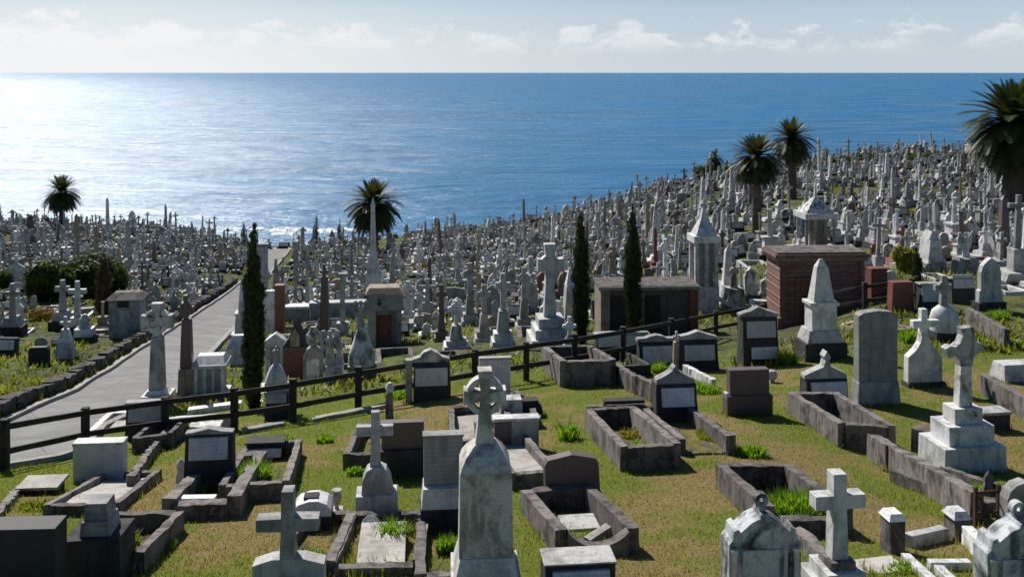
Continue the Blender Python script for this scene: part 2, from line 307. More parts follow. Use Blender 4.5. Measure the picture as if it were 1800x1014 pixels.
    def mesh(s, name, mats, smooth=False, jit=0.0):
        me = bpy.data.meshes.new(name); vs = s.v
        if jit: vs = [(a+random.uniform(-jit, jit), b_+random.uniform(-jit, jit), c_+random.uniform(-jit, jit)) for a, b_, c_ in vs]
        me.from_pydata(vs, [], s.f)
        if not isinstance(mats, (list, tuple)): mats = [mats]
        for k in mats: me.materials.append(k)
        if len(mats) > 1: me.polygons.foreach_set('material_index', s.m)
        bm = bmesh.new(); bm.from_mesh(me); bmesh.ops.recalc_face_normals(bm, faces=bm.faces); bm.to_mesh(me); bm.free()
        if smooth:
            me.polygons.foreach_set('use_smooth', [True]*len(me.polygons)); me.set_sharp_from_angle(angle=R(35))
        return me
def link(name, me, parent=None, bevel=0.0):
    o = bpy.data.objects.new(name, me); sc.collection.objects.link(o)
    if parent is not None: o.parent = parent
    if bevel:
        b = o.modifiers.new('bevel', 'BEVEL'); b.width = bevel; b.segments = 2; b.limit_method = 'ANGLE'; b.angle_limit = R(40); b.harden_normals = False
    return o
def tag(o, label=None, cat=None, group=None, kind=None):
    if label: o['label'] = label
    if cat: o['category'] = cat
    if group: o['group'] = group
    if kind: o['kind'] = kind
    return o
def empty(name, loc, rz=0.0):
    o = bpy.data.objects.new(name, None); sc.collection.objects.link(o); o.empty_display_size = 0.2
    o.location = loc; o.rotation_euler = (0, 0, rz); return o
# ---------------------------------------------------------------- road outline (pixels of the kerb feet, dropped on the ground)
RL = [(-120, 800), (0, 748), (65, 716), (130, 690), (200, 646), (270, 600), (350, 548), (430, 490), (456, 460), (468, 437)]
RR = [(-120, 850), (20, 822), (135, 801), (183, 752), (252, 722), (318, 690), (362, 632), (412, 578), (448, 526), (476, 480), (512, 437)]
RLw = [at(*p) for p in RL]; RRw = [at(*p) for p in RR]
def resample(pts, n):
    L = [0]
    for a, b_ in zip(pts, pts[1:]): L.append(L[-1]+(b_-a).length)
    out = []
    for i in range(n):
        d = L[-1]*i/(n-1); j = 0
        while j < len(pts)-2 and L[j+1] < d: j += 1
        t = (d-L[j])/max(L[j+1]-L[j], 1e-6); out.append(pts[j].lerp(pts[j+1], min(max(t, 0), 1)))
    return out
NR = 120
RLs = resample(RLw, NR); RRs = resample(RRw, NR)
ROAD = [(p.x, p.y) for p in RLs]+[(p.x, p.y) for p in RRs[::-1]]
def inpoly(x, y, P):
    c = False; j = len(P)-1
    for i in range(len(P)):
        if (P[i][1] > y) != (P[j][1] > y) and x < (P[j][0]-P[i][0])*(y-P[i][1])/(P[j][1]-P[i][1])+P[i][0]: c = not c
        j = i
    return c
ROADW = [(p.x-0.9, p.y) for p in RLs]+[(p.x+0.9, p.y-0.2) for p in RRs[::-1]]
# ---------------------------------------------------------------- setting
def build_ground():
    ys = [-12.0]
    while ys[-1] < 230:
        y = ys[-1]; ys.append(y+(0.28 if y < 34 and y > 9 else (0.5 if y < 60 else 1.1)) if y > 9 else y+1.5)
    nx = 260; vs = []; dry = []; far = []
    for y in ys:
        W = 1.15*max(y, 16)
        for i in range(nx):
            x = -W+2*W*i/(nx-1); zz = gz(x, y)
            if y > 20 and x < 0 and inpoly(x, y, ROAD): zz -= 0.12
            if zz < -4: zz = -4
            vs.append((x, y, zz)); dry.append(dryness(x, y)); far.append(min(max((y-27-0.12*abs(x))/8, 0), 1))
    fs = [(j*nx+i, j*nx+i+1, (j+1)*nx+i+1, (j+1)*nx+i) for j in range(len(ys)-1) for i in range(nx-1)]
    me = bpy.data.meshes.new('ground'); me.from_pydata(vs, [], fs); me.materials.append(M['ground'])
    for nm, arr in (('dry', dry), ('far', far)):
        a = me.attributes.new(nm, 'FLOAT', 'POINT'); a.data.foreach_set('value', arr)
    me.polygons.foreach_set('use_smooth', [True]*len(fs))
    tag(link('ground', me), kind='structure')
build_ground()
def build_road():
    vs = []; k = 10
    for a, b_ in zip(RLs, RRs):
        for i in range(k):
            p = a.lerp(b_, i/(k-1)); vs.append((p.x, p.y, gz(p.x, p.y)+0.03))
    fs = [(j*k+i, j*k+i+1, (j+1)*k+i+1, (j+1)*k+i) for j in range(NR-1) for i in range(k-1)]
    me = bpy.data.meshes.new('road'); me.from_pydata(vs, [], fs); me.materials.append(M['asphalt'])
    tag(link('road', me), kind='structure')
    for side, pts in (('left', RLs), ('right', RRs)):
        mb = MB()
        mb.path([Vector((a.x, a.y, gz(a.x, a.y))) for a in pts], 0.24, 0.14, 0.15)
        tag(link('road_kerb', mb.mesh('road_kerb', M['kerb_pale'])), kind='structure')
M['kerb_pale'] = stone('pale_road_kerb', (0.34, 0.32, 0.29), (0.13, 0.12, 0.11), dk=0.5, rough=0.9)
build_road()
# sea: one sheet to the horizon
me = bpy.data.meshes.new('sea'); vs = []; fs = []; rr = [150, 600, 2500, 12000, 60000, 200000]; na = 48
for r in rr:
    for k in range(na): a = 2*math.pi*k/na; vs.append((r*math.cos(a), r*math.sin(a), 0))
vs.append((0, 0, -0.0)); c0 = len(vs)-1
for k in range(na): fs.append((c0, k, (k+1) % na))
for j in range(len(rr)-1):
    for k in range(na): fs.append((j*na+k, (j+1)*na+k, (j+1)*na+(k+1) % na, j*na+(k+1) % na))
me.from_pydata(vs, [], fs); me.materials.append(M['sea']); tag(link('sea', me), kind='structure')
# breaking surf off the point
mb = MB()
for (u0, u1, v, th, cnt) in ((480, 540, 404, 1.9, 40), (545, 590, 406, 1.5, 26), (486, 520, 411, .8, 9), (598, 650, 404, 1.0, 12), (400, 470, 402, .8, 8)):
    for k in range(cnt):
        u = random.uniform(u0, u1); vv = v+random.gauss(0, th*0.45); y = FPX*CZ/(vv-HV); x = (u-CU)/FPX*y
        rx = random.uniform(0.6, 2.0); ry = random.uniform(1.0, 3.0); n = 9; o = len(mb.v)
        mb.v.append((x, y, random.uniform(0.3, 0.9)))
        for i in range(n):
            a = 2*math.pi*i/n; q = random.uniform(0.7, 1.2); mb.v.append((x+rx*q*math.cos(a), y+ry*q*math.sin(a), 0.02))
        for i in range(n): mb.f.append((o, o+1+i, o+1+(i+1) % n)); mb.m.append(0)
tag(link('sea_foam', mb.mesh('sea_foam', M['foam'])), kind='stuff', label='white surf breaking on the water beyond the end of the road', cat='surf')
# ---------------------------------------------------------------- monument builder: sizes are entered as photograph pixels at the thing's own distance and become metres
RECTS = []; SPOTS = []; EDGES = []
def roughen(me, amt, cuts=3):
    bm = bmesh.new(); bm.from_mesh(me); bmesh.ops.subdivide_edges(bm, edges=bm.edges, cuts=cuts, use_grid_fill=True)
    o = random.uniform(0, 50)
    for v in bm.verts:
        n = noise.noise_vector(Vector((v.co.x*5+o, v.co.y*5, v.co.z*5))); n2 = noise.noise_vector(Vector((v.co.x*14+o, v.co.y*14, v.co.z*14)))
        v.co += n*amt+n2*amt*0.5
    bm.to_mesh(me); bm.free()
class Mon:
    def __init__(s, name, cat, label, u, v, rot=6, group=None, rec=True):
        s.p = at(u, v); s.s = FPX/s.p.y; s.u = u; s.v = v
        s.o = tag(empty(name, s.p, R(rot)), label, cat, group); s.ext = [9999, -9999, 9999]; s.rec = rec
        SPOTS.append((s.p.x, s.p.y, 0.8)); RECTS.append((s, v))
    def X(s, u): return (u-s.u)/s.s
    def Z(s, v): return (s.v-v)/s.s if v < s.v-0.5 else -0.22
    def _e(s, a, b, t): s.ext = [min(s.ext[0], a), max(s.ext[1], b), min(s.ext[2], t)]
    def fin(s, part, mb, mat, bevel=None, smooth=False, rough=0.0, cuts=3, parent=None):
        if bevel is None: bevel = min(0.018, 0.7/s.s) if s.s > 36 else 0
        me = mb.mesh(part, M[mat] if isinstance(mat, str) else mat, smooth)
        if rough: roughen(me, rough, cuts); bevel = 0
        return link(part, me, parent or s.o, bevel)
    def box(s, part, x0, x1, v0, v1, d, mat, top=None, d2=None, yo=0.0, rough=0, parent=None, bevel=None):
        mb = MB(); d2 = d if d2 is None else d2; tx = top or (x0, x1); s._e(x0, x1, v1)
        if v0 > s.v-6 and s.s > 50: c_, n_ = math.cos(s.o.rotation_euler[2]), math.sin(s.o.rotation_euler[2]); w1, w2 = s.X(x0), s.X(x1); F = lambda p, q: s.p+Vector((p*c_-q*n_, p*n_+q*c_, 0)); EDGES.extend([(F(w1, -d/2-.03), F(w2, -d/2-.03)), (F(w1-.03, -d/2), F(w1-.03, d/2)), (F(w2+.03, -d/2), F(w2+.03, d/2))])
        mb.taper(s.X(x0), s.X(x1), s.Z(v0), (s.v-v1)/s.s, yo-d/2, yo+d/2, s.X(tx[0]), s.X(tx[1]), yo-d2/2, yo+d2/2)
        return s.fin(part, mb, mat, rough=rough, parent=parent, bevel=bevel)
    def poly(s, part, pts, d, mat, yo=0.0, parent=None, bevel=None):
        mb = MB(); s._e(min(p[0] for p in pts), max(p[0] for p in pts), min(p[1] for p in pts))
        mb.extr([(s.X(a), s.Z(b)) for a, b in pts], yo-d/2, yo+d/2); return s.fin(part, mb, mat, parent=parent, bevel=bevel)
    def cross(s, part, cx, vb, vt, sw, av0, av1, ax0, ax1, d, mat, ring=None, flare=0.0, sb=None, yo=0.0, rough=0):
        """latin or ringed cross; sb = shaft width at the foot, flare = widening of arm ends (px)"""
        sb = sb or sw; h = sw/2; f = flare; m = (av0+av1)/2
        pts = [(cx-sb/2, vb), (cx-h, av0), (ax0, av0+f), (ax0, av1-f), (cx-h, av1), (cx-h-f, vt), (cx+h+f, vt), (cx+h, av1), (ax1, av1-f), (ax1, av0+f), (cx+h, av0), (cx+sb/2, vb)]
        mb = MB(); mb.extr([(s.X(a), (s.v-b)/s.s) for a, b in pts[::-1]], yo-d/2, yo+d/2); s._e(ax0, ax1, vt)
        o = s.fin(part, mb, mat, rough=rough)
        if ring:
            mb = MB(); mb.ring(s.X(cx), (s.v-m)/s.s, ring[0]/s.s, ring[1]/s.s, yo-d*0.36, yo+d*0.36); s.fin('ring', mb, mat, parent=o)
        return o
    def lathe(s, part, cx, prof, mat, n=16, ey=1.0, yo=0.0, parent=None, rot=0):
        mb = MB(); mb.lathe([(r/s.s, (s.v-v)/s.s) for r, v in prof], s.X(cx), yo, n, ey); s._e(cx-8, cx+8, prof[-1][1])
        me = mb.mesh(part, M[mat], n > 6); return link(part, me, parent or s.o)
    def tab(s, part, x0, x1, v0, v1, yb, yt, mat='tablet', th=0.035):
        """plate lying on a leaning front face; yb / yt = front y at foot and at head"""
        mb = MB(); mb.taper(s.X(x0), s.X(x1), (s.v-v0)/s.s, (s.v-v1)/s.s, yb-th, yb+0.02, s.X(x0), s.X(x1), yt-th, yt+0.02); return s.fin(part, mb, mat)
    def figure(s, part, cx, vb, vt, mat, wings=False, arm=1):
        H = (vb-vt)/s.s; z0 = (s.v-vb)/s.s; mb = MB(); x = s.X(cx); W = H
        mb.lathe([(a*W, z0+b*H) for a, b in ((.17, 0), (.16, .1), (.13, .3), (.11, .48), (.12, .6), (.145, .74), (.13, .80), (.05, .835), (.045, .86), (.075, .90), (.078, .95), (.05, .99), (.01, 1.0))], x, 0, 12, 0.75)
        mb.tube([(x-.12*W, 0, z0+.78*H), (x-.17*W, -.05*W, z0+.62*H), (x-.05*W, -.13*W, z0+.60*H)], [.045*W, .04*W, .025*W])
        mb.tube([(x+.12*W, 0, z0+.78*H), (x+(.2 if arm else .17)*W, -.05*W, z0+(.95 if arm else .62)*H), (x+(.24 if arm else .05)*W, -.1*W, z0+(1.08 if arm else .6)*H)], [.045*W, .04*W, .02*W])
        if wings:
            for q in (-1, 1): mb.extr([(x+q*.04*W, z0+.55*H), (x+q*.2*W, z0+.35*H), (x+q*.3*W, z0+.6*H), (x+q*.26*W, z0+.95*H), (x+q*.15*W, z0+.98*H), (x+q*.06*W, z0+.8*H)][::q], .07*W, .12*W)
        s._e(cx-(vb-vt)*.3, cx+(vb-vt)*.3, vt); return link(part, mb.mesh(part, M[mat], True), s.o)
def desk(u, v, x0, x1, vt, label, tv0, tv1, tx=None, ped=None, mat='dark', d=0.5, name='tablet_monument', cat='grave monument', top='grey', group=None, rot=6, fl=None):
    """dark block with a leaning white inscribed plate; ped = list of outline points of a pediment above vt"""
    m = Mon(name, cat, label, u, v, rot, group); S = m.s
    zt = (v-vt)/S; y0 = -d/2; lean = 0.16
    mb = MB(); mb.taper(m.X(x0), m.X(x1), -0.22, zt, y0, d/2, m.X(x0+2), m.X(x1-2), y0+lean, d/2); m._e(x0, x1, vt)
    m.fin('base', mb, mat, rough=0.018 if mat == 'dark' else 0)
    a, b = tx or (x0+6, x1-6); yy = lambda vv: y0+lean*((v-vv)/S)/zt-0.012
    m.tab('tablet', a, b, tv0, tv1, yy(tv0), yy(tv1))
    if ped: m.poly('pediment', ped, d*0.5, top, yo=0.06)
    elif top: m.box('cap', x0-1, x1+1, vt, vt-3, d*0.8, top, yo=0.06)
    return m
def kerbset(u0, u1, vf, vb, hp, label, rot=6, w=0.16, name='grave_kerb', mat='kerb', infill='soil', group=None, front=True, hf=None, posts=0, back=True, left=True, right=True, len_m=None, fz=0.0, dip=False):
    """stone surround of one grave: front edge from u0 to u1 at row vf, back edge at row vb, height hp px"""
    a = at(u0, vf); s = FPX/a.y; W = (u1-u0)/s; bk = at(u0, vb+.8*hp); hp = hp*1.2; w *= .8; L = len_m or max((bk.y-a.y)/math.cos(R(rot)), 0.5); h = hp/s
    dx, dy = math.cos(R(rot)), math.sin(R(rot)); f = lambda p, q: (a.x+dx*p-dy*q, a.y+dy*p+dx*q)
    c = f(W/2, L/2); org = Vector((c[0], c[1], gz(*c))); o = tag(empty(name, org), label, 'grave kerb', group)
    P = lambda p, q, dz=0.0: Vector((f(p, q)[0]-org.x, f(p, q)[1]-org.y, gz(*f(p, q))-org.z+dz))
    def bar(part, A, B, ht, ww=w):
        mb = MB(); mb.bar(A, B, ww, ht, 0.25, 9, 0.010); me = mb.mesh(part, M[mat]); roughen(me, .011, 1); link(part, me, o); EDGES.append((A+org, B+org))
    if left: bar('side_kerb', P(0, 0), P(0, L), h)
    if right: bar('side_kerb', P(W, 0), P(W, L), h)
    if dip:
        mb = MB(); pts = [P(w*.5+(W-w)*i/12, 0.02) for i in range(13)]; mb.path(pts, w, [h*(.42+.5*abs(i/6-1)**2.2) for i in range(13)], .25, .006); me = mb.mesh('end_kerb', M[mat]); link('end_kerb', me, o)
    elif front: bar('end_kerb', P(w*.5, 0.02), P(W-w*.5, 0.02), (hf/s if hf else h)-0.01)
    if back: bar('end_kerb', P(w*.5, L-.02), P(W-w*.5, L-.02), h-0.012)
    if infill:
        n = 8; vs = []; fs = []
        for j in range(n+1):
            for i in range(n+1):
                p, q = w*.45+(W-w*.9)*i/n, w*.3+(L-w*.6)*j/n; t = P(p, q, (fz if infill == 'soil' else max(fz, .03))+(random.uniform(-.05, .03) if infill == 'soil' else 0)); vs.append(t)
        for j in range(n):
            for i in range(n): fs.append((j*(n+1)+i, j*(n+1)+i+1, (j+1)*(n+1)+i+1, (j+1)*(n+1)+i))
        me = bpy.data.meshes.new('infill'); me.from_pydata(vs, [], fs); me.materials.append(M[infill])
        link('ledger' if infill != 'soil' else 'grave_bed', me, o)
    for k in range(posts):
        q = (P(0, 0), P(W, 0), P(0, L), P(W, L))[k]; mb = MB(); mb.taper(q.x-w*.75, q.x+w*.75, q.z-.25, q.z+h*1.35, q.y-w*.75, q.y+w*.75); link('corner_post', mb.mesh('corner_post', M[mat]), o, .015)
    for q in ((0.5, 0.25), (0.5, 0.75)): SPOTS.append((*f(W*q[0], L*q[1]), 1.0))
    return o
def wall(pts, hp, label, w=0.2, name='low_stone_wall', cat='low wall', mat='kerb', jit=0.03, seg=12, rough=0):
    P = [at(*p) for p in pts]; org = P[0]; o = tag(empty(name, org), label, cat)
    Q = resample(P, max(4, int(sum((b-a).length for a, b in zip(P, P[1:]))/.16))); hq = (hp[0] if isinstance(hp, (list, tuple)) else hp)*P[0].y/FPX
    mb = MB(); mb.path([Vector((q.x, q.y, gz(q.x, q.y)))-org for q in Q], w, hq, .3, jit); me = mb.mesh('course', M[mat]); (roughen(me, .012, 1) if mat == 'kerb' else None)
    link('course', me, o, 0 if mat == 'kerb' else .012); EDGES.extend(zip(Q, Q[1:]))
    for a, b in zip(P, P[1:]):
        for t in (0.2, 0.5, 0.8): q = a.lerp(b, t); SPOTS.append((q.x, q.y, 0.7))
    return o
def tuft(u, v, w, h, label, mat='tuft', n=130, name='grass_tuft', cat='grass tuft', group=None):
    p = at(u, v); s = FPX/p.y; W = w/s; H = h/s; vs = []; fs = []
    n = int(max(n, int(n*W/0.5))*1.9); W *= 1.1; H *= 1.1
    for k in range(n):
        a = random.uniform(0, 6.28); r = math.sqrt(random.random())*W*.42; bx, by = r*math.cos(a), r*math.sin(a)*.8
        ln = H*random.uniform(.45, 1.05)*(1-0.35*(r/(W*.5))); a2 = random.uniform(0, 6.28); dx, dy = math.cos(a2), math.sin(a2); be = ln*random.uniform(.15, .7)
        ox, oy = bx*0.3+dx*be, by*0.3+dy*be; wd = random.uniform(.008, .016)
        q = len(vs); vs += [(bx-dy*wd, by+dx*wd, -.02), (bx+dy*wd, by-dx*wd, -.02), (bx+ox*.4+dy*wd, by+oy*.4-dx*wd, ln*.65), (bx+ox*.4-dy*wd, by+oy*.4+dx*wd, ln*.65), (bx+ox, by+oy, ln)]
        fs += [(q, q+1, q+2, q+3), (q+3, q+2, q+4)]
    me = bpy.data.meshes.new(name); me.from_pydata(vs, [], fs); me.materials.append(M[mat]); o = link(name, me); o.location = p; tag(o, label, cat, group); return o
# ---------------------------------------------------------------- foreground monuments
# ringed cross on its tall pedestal, right of centre
m = Mon('ringed_cross_monument', 'grave monument', 'tall ringed stone cross on stained marble pedestal, tallest monument in the middle foreground', 853, 1076, 4)
m.box('plinth', 790, 918, 1076, 1000, .86, 'pedmarble', top=(793, 913)); m.box('plinth_moulding', 797, 909, 1000, 958, .78, 'marble', top=(808, 899), d2=.62)
pd = m.box('pedestal', 806, 899, 958, 815, .60, 'pedmarble', top=(808, 897), d2=.58)
m.box('shoulder', 808, 897, 815, 803, .58, 'pedmarble', top=(812, 893), d2=.53); m.box('shoulder', 812, 893, 803, 790, .53, 'pedmarble', top=(820, 885), d2=.42); m.box('shoulder', 820, 885, 790, 775, .42, 'pedmarble', top=(834, 871), d2=.24)
m.cross('cross', 852, 775, 648, 15, 701, 686, 815, 889, .2, 'pedmarble', ring=(34, 24), flare=5, sb=34)
# latin cross on sloped shoulders, bottom left
m = Mon('shouldered_cross_headstone', 'headstone', 'grey cross on a headstone with sloping shoulders at the bottom edge, left of centre', 508, 1062, 4)
m.poly('headstone', [(447, 1070), (447, 985), (480, 975), (536, 975), (571, 985), (571, 1070)], .22, 'grey'); m.cross('cross', 507, 976, 858, 22, 928, 905, 453, 561, .2, 'grey', sb=27, flare=-1)
# latin cross on domed marker
m = Mon('domed_cross_headstone', 'headstone', 'slim latin cross on a small domed grey headstone above a marble slab grave', 661, 906, 6)
m.box('base', 624, 701, 908, 862, .42, 'marble', top=(627, 698)); m.poly('headstone', [(636, 862), (638, 838), (645, 822), (655, 816), (668, 816), (679, 822), (687, 838), (691, 862)], .3, 'grey')
m.cross('cross', 660, 818, 722, 15, 764, 747, 627, 691, .13, 'grey', sb=19)
m = kerbset(580, 735, 1012, 905, 22, 'rusty brown stone kerb round a marble slab with a round wreath, below the domed cross', rot=3, infill='soil', hf=18)
m = Mon('marble_ledger', 'grave slab', 'pale marble grave slab lying between rusty brown kerbs below the domed cross', 668, 985, 5); m.box('slab', 628, 712, 985, 975, 1.25, 'ledger', yo=.35); m.box('front_edge', 622, 716, 985, 972, .14, 'marble', yo=-.36)
m = Mon('stone_wreath', 'wreath', 'round pale stone wreath lying at the foot of the domed cross headstone', 651, 945, 5)
mb = MB(); mb.ring(0, .16, .135, .07, -.04, .04, 20); o = m.fin('wreath', mb, 'marble'); o.rotation_euler = (R(-35), 0, 0); m._e(636, 668, 915)
tuft(690, 958, 52, 46, 'bright green grass tuft growing over the marble slab below the domed cross', n=260)
# basin grave
m = Mon('low_oval_headstone', 'headstone', 'low pale oval-topped stone block with a dark hollow on top, beside the small urn', 551, 925, 6)
m.box('base', 520, 583, 925, 898, .45, 'dark', rough=.015); m.poly('block', [(519, 898), (519, 884), (527, 876), (545, 871), (560, 871), (576, 877), (583, 886), (583, 898)], .42, 'marble'); m.box('hollow', 535, 560, 874, 869, .2, 'dark', rough=.004)
kerbset(480, 582, 1014, 905, 20, 'dark kerb grave between the bottom left cross and the rusty kerb', rot=3)
m = Mon('urn_pedestal', 'urn', 'small grey stone urn beside the low oval block, left of the domed cross', 592, 905, 6); m.box('foot', 582, 603, 906, 893, .2, 'grey'); m.lathe('urn', 592, [(4, 893), (3, 888), (8, 878), (9, 870), (6, 866), (9, 863), (9, 860)], 'grey')
tuft(548, 982, 46, 18, 'thin green grass growing inside the dark kerb behind the bottom left cross', n=90)
# grey slab headstone left of the ringed cross
m = Mon('slab_headstone', 'headstone', 'square-topped grey headstone on a pale base, just left of the ringed cross pedestal', 778, 930, 6)
m.box('footing', 739, 814, 932, 884, .5, 'dark', rough=.015); m.box('base', 740, 814, 884, 848, .44, 'marble', top=(744, 811)); m.box('slab', 745, 813, 848, 764, .18, 'inscr'); m.box('cap', 743, 815, 764, 760, .22, 'grey')
kerbset(738, 845, 1040, 905, 26, 'dark kerb grave half hidden behind the ringed cross pedestal', rot=5)
tuft(787, 972, 38, 34, 'yellow green grass tuft at the left foot of the ringed cross pedestal')
# reddish slab with dark front grave
m = Mon('slab_headstone', 'headstone', 'wide plain brown granite slab behind the slim latin cross', 708, 838, 6)
m.box('footing', 668, 744, 840, 785, .42, 'dark'); m.box('slab', 671, 745, 785, 739, .2, 'brown')
kerbset(609, 668, 826, 750, 24, 'pale topped kerb grave left of the wide plain brown slab', rot=4, infill='soil')
# kerbed plot behind the ringed cross
kerbset(796, 905, 792, 718, 16, 'bare earth grave with thin pale kerbs behind the shaft of the ringed cross', rot=4, infill='ledger')
m = Mon('double_headstone', 'headstone', 'low grey and brown twin headstone right behind the shaft of the ringed cross', 908, 790, 6)
m.box('block', 868, 898, 795, 738, .25, 'brown'); m.box('block', 898, 946, 790, 736, .27, 'grey'); m.box('cap', 866, 948, 736, 731, .3, 'marble')
kerbset(900, 976, 860, 740, 24, 'kerb grave covered by a flat grey slab, right of the ringed cross', rot=9, infill='ledger', fz=.14)
m = Mon('broken_pedestal', 'grave monument', 'stubby pale broken pedestal with dark steps right behind the ringed cross head', 893, 734, 6)
m.box('step', 920, 952, 736, 712, .4, 'dark', rough=.012); m.box('block', 878, 920, 734, 698, .4, 'stained', top=(880, 916)); m.box('step', 918, 946, 712, 702, .3, 'dark')
m = Mon('leaning_slab', 'headstone', 'blue grey upright slab just behind the head of the ringed cross, before the fence', 870, 708, 6)
m.box('slab', 843, 897, 712, 631, .14, 'tablet'); m.box('cap', 842, 899, 631, 627, .18, 'grey')
wall([(905, 700), (925, 722), (945, 752)], 16, 'thin pale kerb stone line running down beside the broken pedestal', w=.14)
# peaked brown headstone with horseshoe kerb
m = Mon('peaked_headstone', 'headstone', 'brown granite headstone with a low peaked top, right of the ringed cross', 1004, 888, 8)
m.box('footing', 955, 1056, 892, 862, .34, 'dark'); m.poly('slab', [(957, 863), (955, 812), (961, 803), (978, 800), (1003, 795), (1030, 800), (1046, 804), (1051, 812), (1054, 863)], .2, 'brown')
kerbset(987, 1118, 978, 866, 40, 'deep weathered kerb grave with a dipped front edge below the peaked brown headstone', rot=10, hf=22, w=.2, fz=.03, dip=True)
m = Mon('broken_kerb_stone', 'broken stone', 'loose broken kerb stone lying inside the deep grave below the peaked brown headstone', 1052, 952, 25); m.box('stone', 1030, 1080, 952, 934, .14, 'ledger', rough=.012)
m.o.rotation_euler = (0, R(-14), R(35))
m = Mon('fallen_plaque', 'plaque', 'dark fallen marble plate leaning inside the deep grave below the peaked brown headstone', 1022, 925, 8); m.box('plate', 985, 1050, 925, 915, .5, 'grey', bevel=.01)
# tablet at the bottom edge
m = desk(1017, 1078, 954, 1080, 982, 'dark edged stone tablet cut off by the bottom edge, right of the ringed cross', 1060, 992, tx=(968, 1068), top='grey')
# kerb with slanted tablet
m = desk(1098, 742, 1062, 1134, 708, 'low dark block with a short slanted white plate heading a weathered kerb grave, middle right', 731, 718, tx=(1068, 1128), top=None, d=.6)
m.box('cap', 1062, 1134, 711, 704, .25, 'dark', yo=.12)
kerbset(1097, 1192, 828, 722, 36, 'weathered kerb grave full of grass below the low block with a slanted white plate', rot=5, w=.19)
wall([(1030, 722), (1062, 722)], 9, 'short low kerb stub left of the low block with a slanted plate', w=.2)
tuft(1115, 768, 50, 16, 'olive grass growing inside the weathered kerb grave in the middle right', 'g_olive', n=120)
# pediment tablet
PED = lambda c, w, v0, vt: [(c-w, v0), (c-w, v0-8), (c-w*.72, v0-12), (c-w*.4, v0-(v0-vt)*.55), (c-w*.16, v0-(v0-vt)*.72), (c-w*.14, vt+5), (c, vt), (c+w*.14, vt+5), (c+w*.16, v0-(v0-vt)*.72), (c+w*.4, v0-(v0-vt)*.55), (c+w*.72, v0-12), (c+w, v0-8), (c+w, v0)]
desk(1187, 738, 1148, 1224, 673, 'tablet monument with a tall ornamented gable over its white plate, middle right', 709, 678, tx=(1159, 1217), ped=PED(1186, 34, 673, 641), top='grey', d=.55)
kerbset(1200, 1290, 800, 716, 24, 'broken weathered kerb grave beyond the gabled tablet monument', rot=5, hf=5)
m = Mon('kerb_stone_stump', 'broken stone', 'upright end stone of a broken kerb casting a long shadow, left of centre right grass', 1281, 797, 8); m.box('stone', 1272, 1290, 798, 762, .22, 'kerb', rough=.014)
wall([(1082, 668), (1100, 682), (1150, 706)], [30, 34], 'pale low kerb wall left of the gabled tablet monument', w=.18)
# two tier brown granite
m = Mon('two_tier_headstone', 'headstone', 'brown granite headstone in two tiers on the grass, casting a shadow to its right', 1314, 728, 6)
m.box('lower_tier', 1273, 1355, 730, 691, .36, 'brown'); m.box('upper_tier', 1279, 1350, 691, 647, .26, 'brown'); m.box('side_face', 1273, 1278, 700, 688, .2, 'marble')
m = Mon('round_stone_urn', 'urn', 'round pale stone ball on the grass right of the two tier brown headstone', 1357, 672, 0); m.lathe('urn', 1357, [(5, 674), (4, 668), (9, 663), (9, 656), (6, 651), (2, 650)], 'marble')
# kerb with lush grass
kerbset(1352, 1492, 940, 824, 42, 'deep kerb grave filled with very bright green grass behind the gabled headstone at the bottom', rot=3, w=.2, hf=32)
tuft(1400, 915, 105, 52, 'very bright green grass clump filling the deep kerb grave, right of centre', n=520)
# ornate gabled headstone bottom
def ornate(c, v, hw, vt, label, d=.3):
    m = Mon('ogee_headstone', 'headstone', label, c, v, 5); k = hw/64
    pts = [(c-hw, v+6), (c-hw, 945), (c-hw*.9, 938), (c-hw*.86, 922), (c-hw*.72, 918), (c-hw*.7, 926), (c-hw*.35, 908), (c-hw*.13, 902), (c-hw*.1, 895), (c+hw*.1, 895), (c+hw*.13, 902), (c+hw*.35, 908), (c+hw*.7, 926), (c+hw*.72, 918), (c+hw*.86, 922), (c+hw*.9, 938), (c+hw, 945), (c+hw, v+6)]
    dv = vt-865
    pts = [(a, b+dv if b < 960 else b) for a, b in pts]
    m.poly('slab', pts, d, 'blackstain'); m.box('panel', c-hw*.62, c+hw*.62, v-12, 955+dv, .03, 'blackstain', yo=-d/2-.003)
    for q in (-1, 1):
        m.lathe('side_column', c+q*hw*.86, [(5*k, v), (5*k, 960+dv), (7*k, 957+dv), (7*k, 952+dv)], 'marble', n=12, yo=-d/2-.02)
    mb = MB(); mb.ring(m.X(c), (v-(vt+12))/m.s, 12*k/m.s, 5*k/m.s, -.05, .05, 18); mb.taper(m.X(c-5*k), m.X(c+5*k), (v-(vt+34))/m.s, (v-(vt+22))/m.s, -.06, .06, m.X(c-7*k), m.X(c+7*k)); m.fin('finial', mb, 'blackstain'); m._e(c-hw, c+hw, vt); return m
ornate(1337, 1075, 64, 864, 'ornate gabled marble headstone with black stains at the bottom edge, right of centre')
ornate(1788, 1075, 68, 880, 'ornate gabled marble headstone cut off by the bottom right corner')
# latin cross
m = Mon('latin_cross_monument', 'grave monument', 'plain white latin cross on square steps at the bottom, right of the ornate gabled headstone', 1471, 1046, 8)
m.box('step', 1425, 1520, 1050, 1012, .75, 'marble'); m.box('step', 1437, 1506, 1012, 990, .52, 'marble'); m.box('step', 1448, 1494, 990, 976, .34, 'kerb'); m.cross('cross', 1471, 977, 828, 24, 889, 865, 1426, 1518, .19, 'marble', sb=30)
wall([(1398, 952), (1420, 968), (1452, 1000)], 24, 'diagonal weathered kerb just left of the plain white latin cross', w=.18)
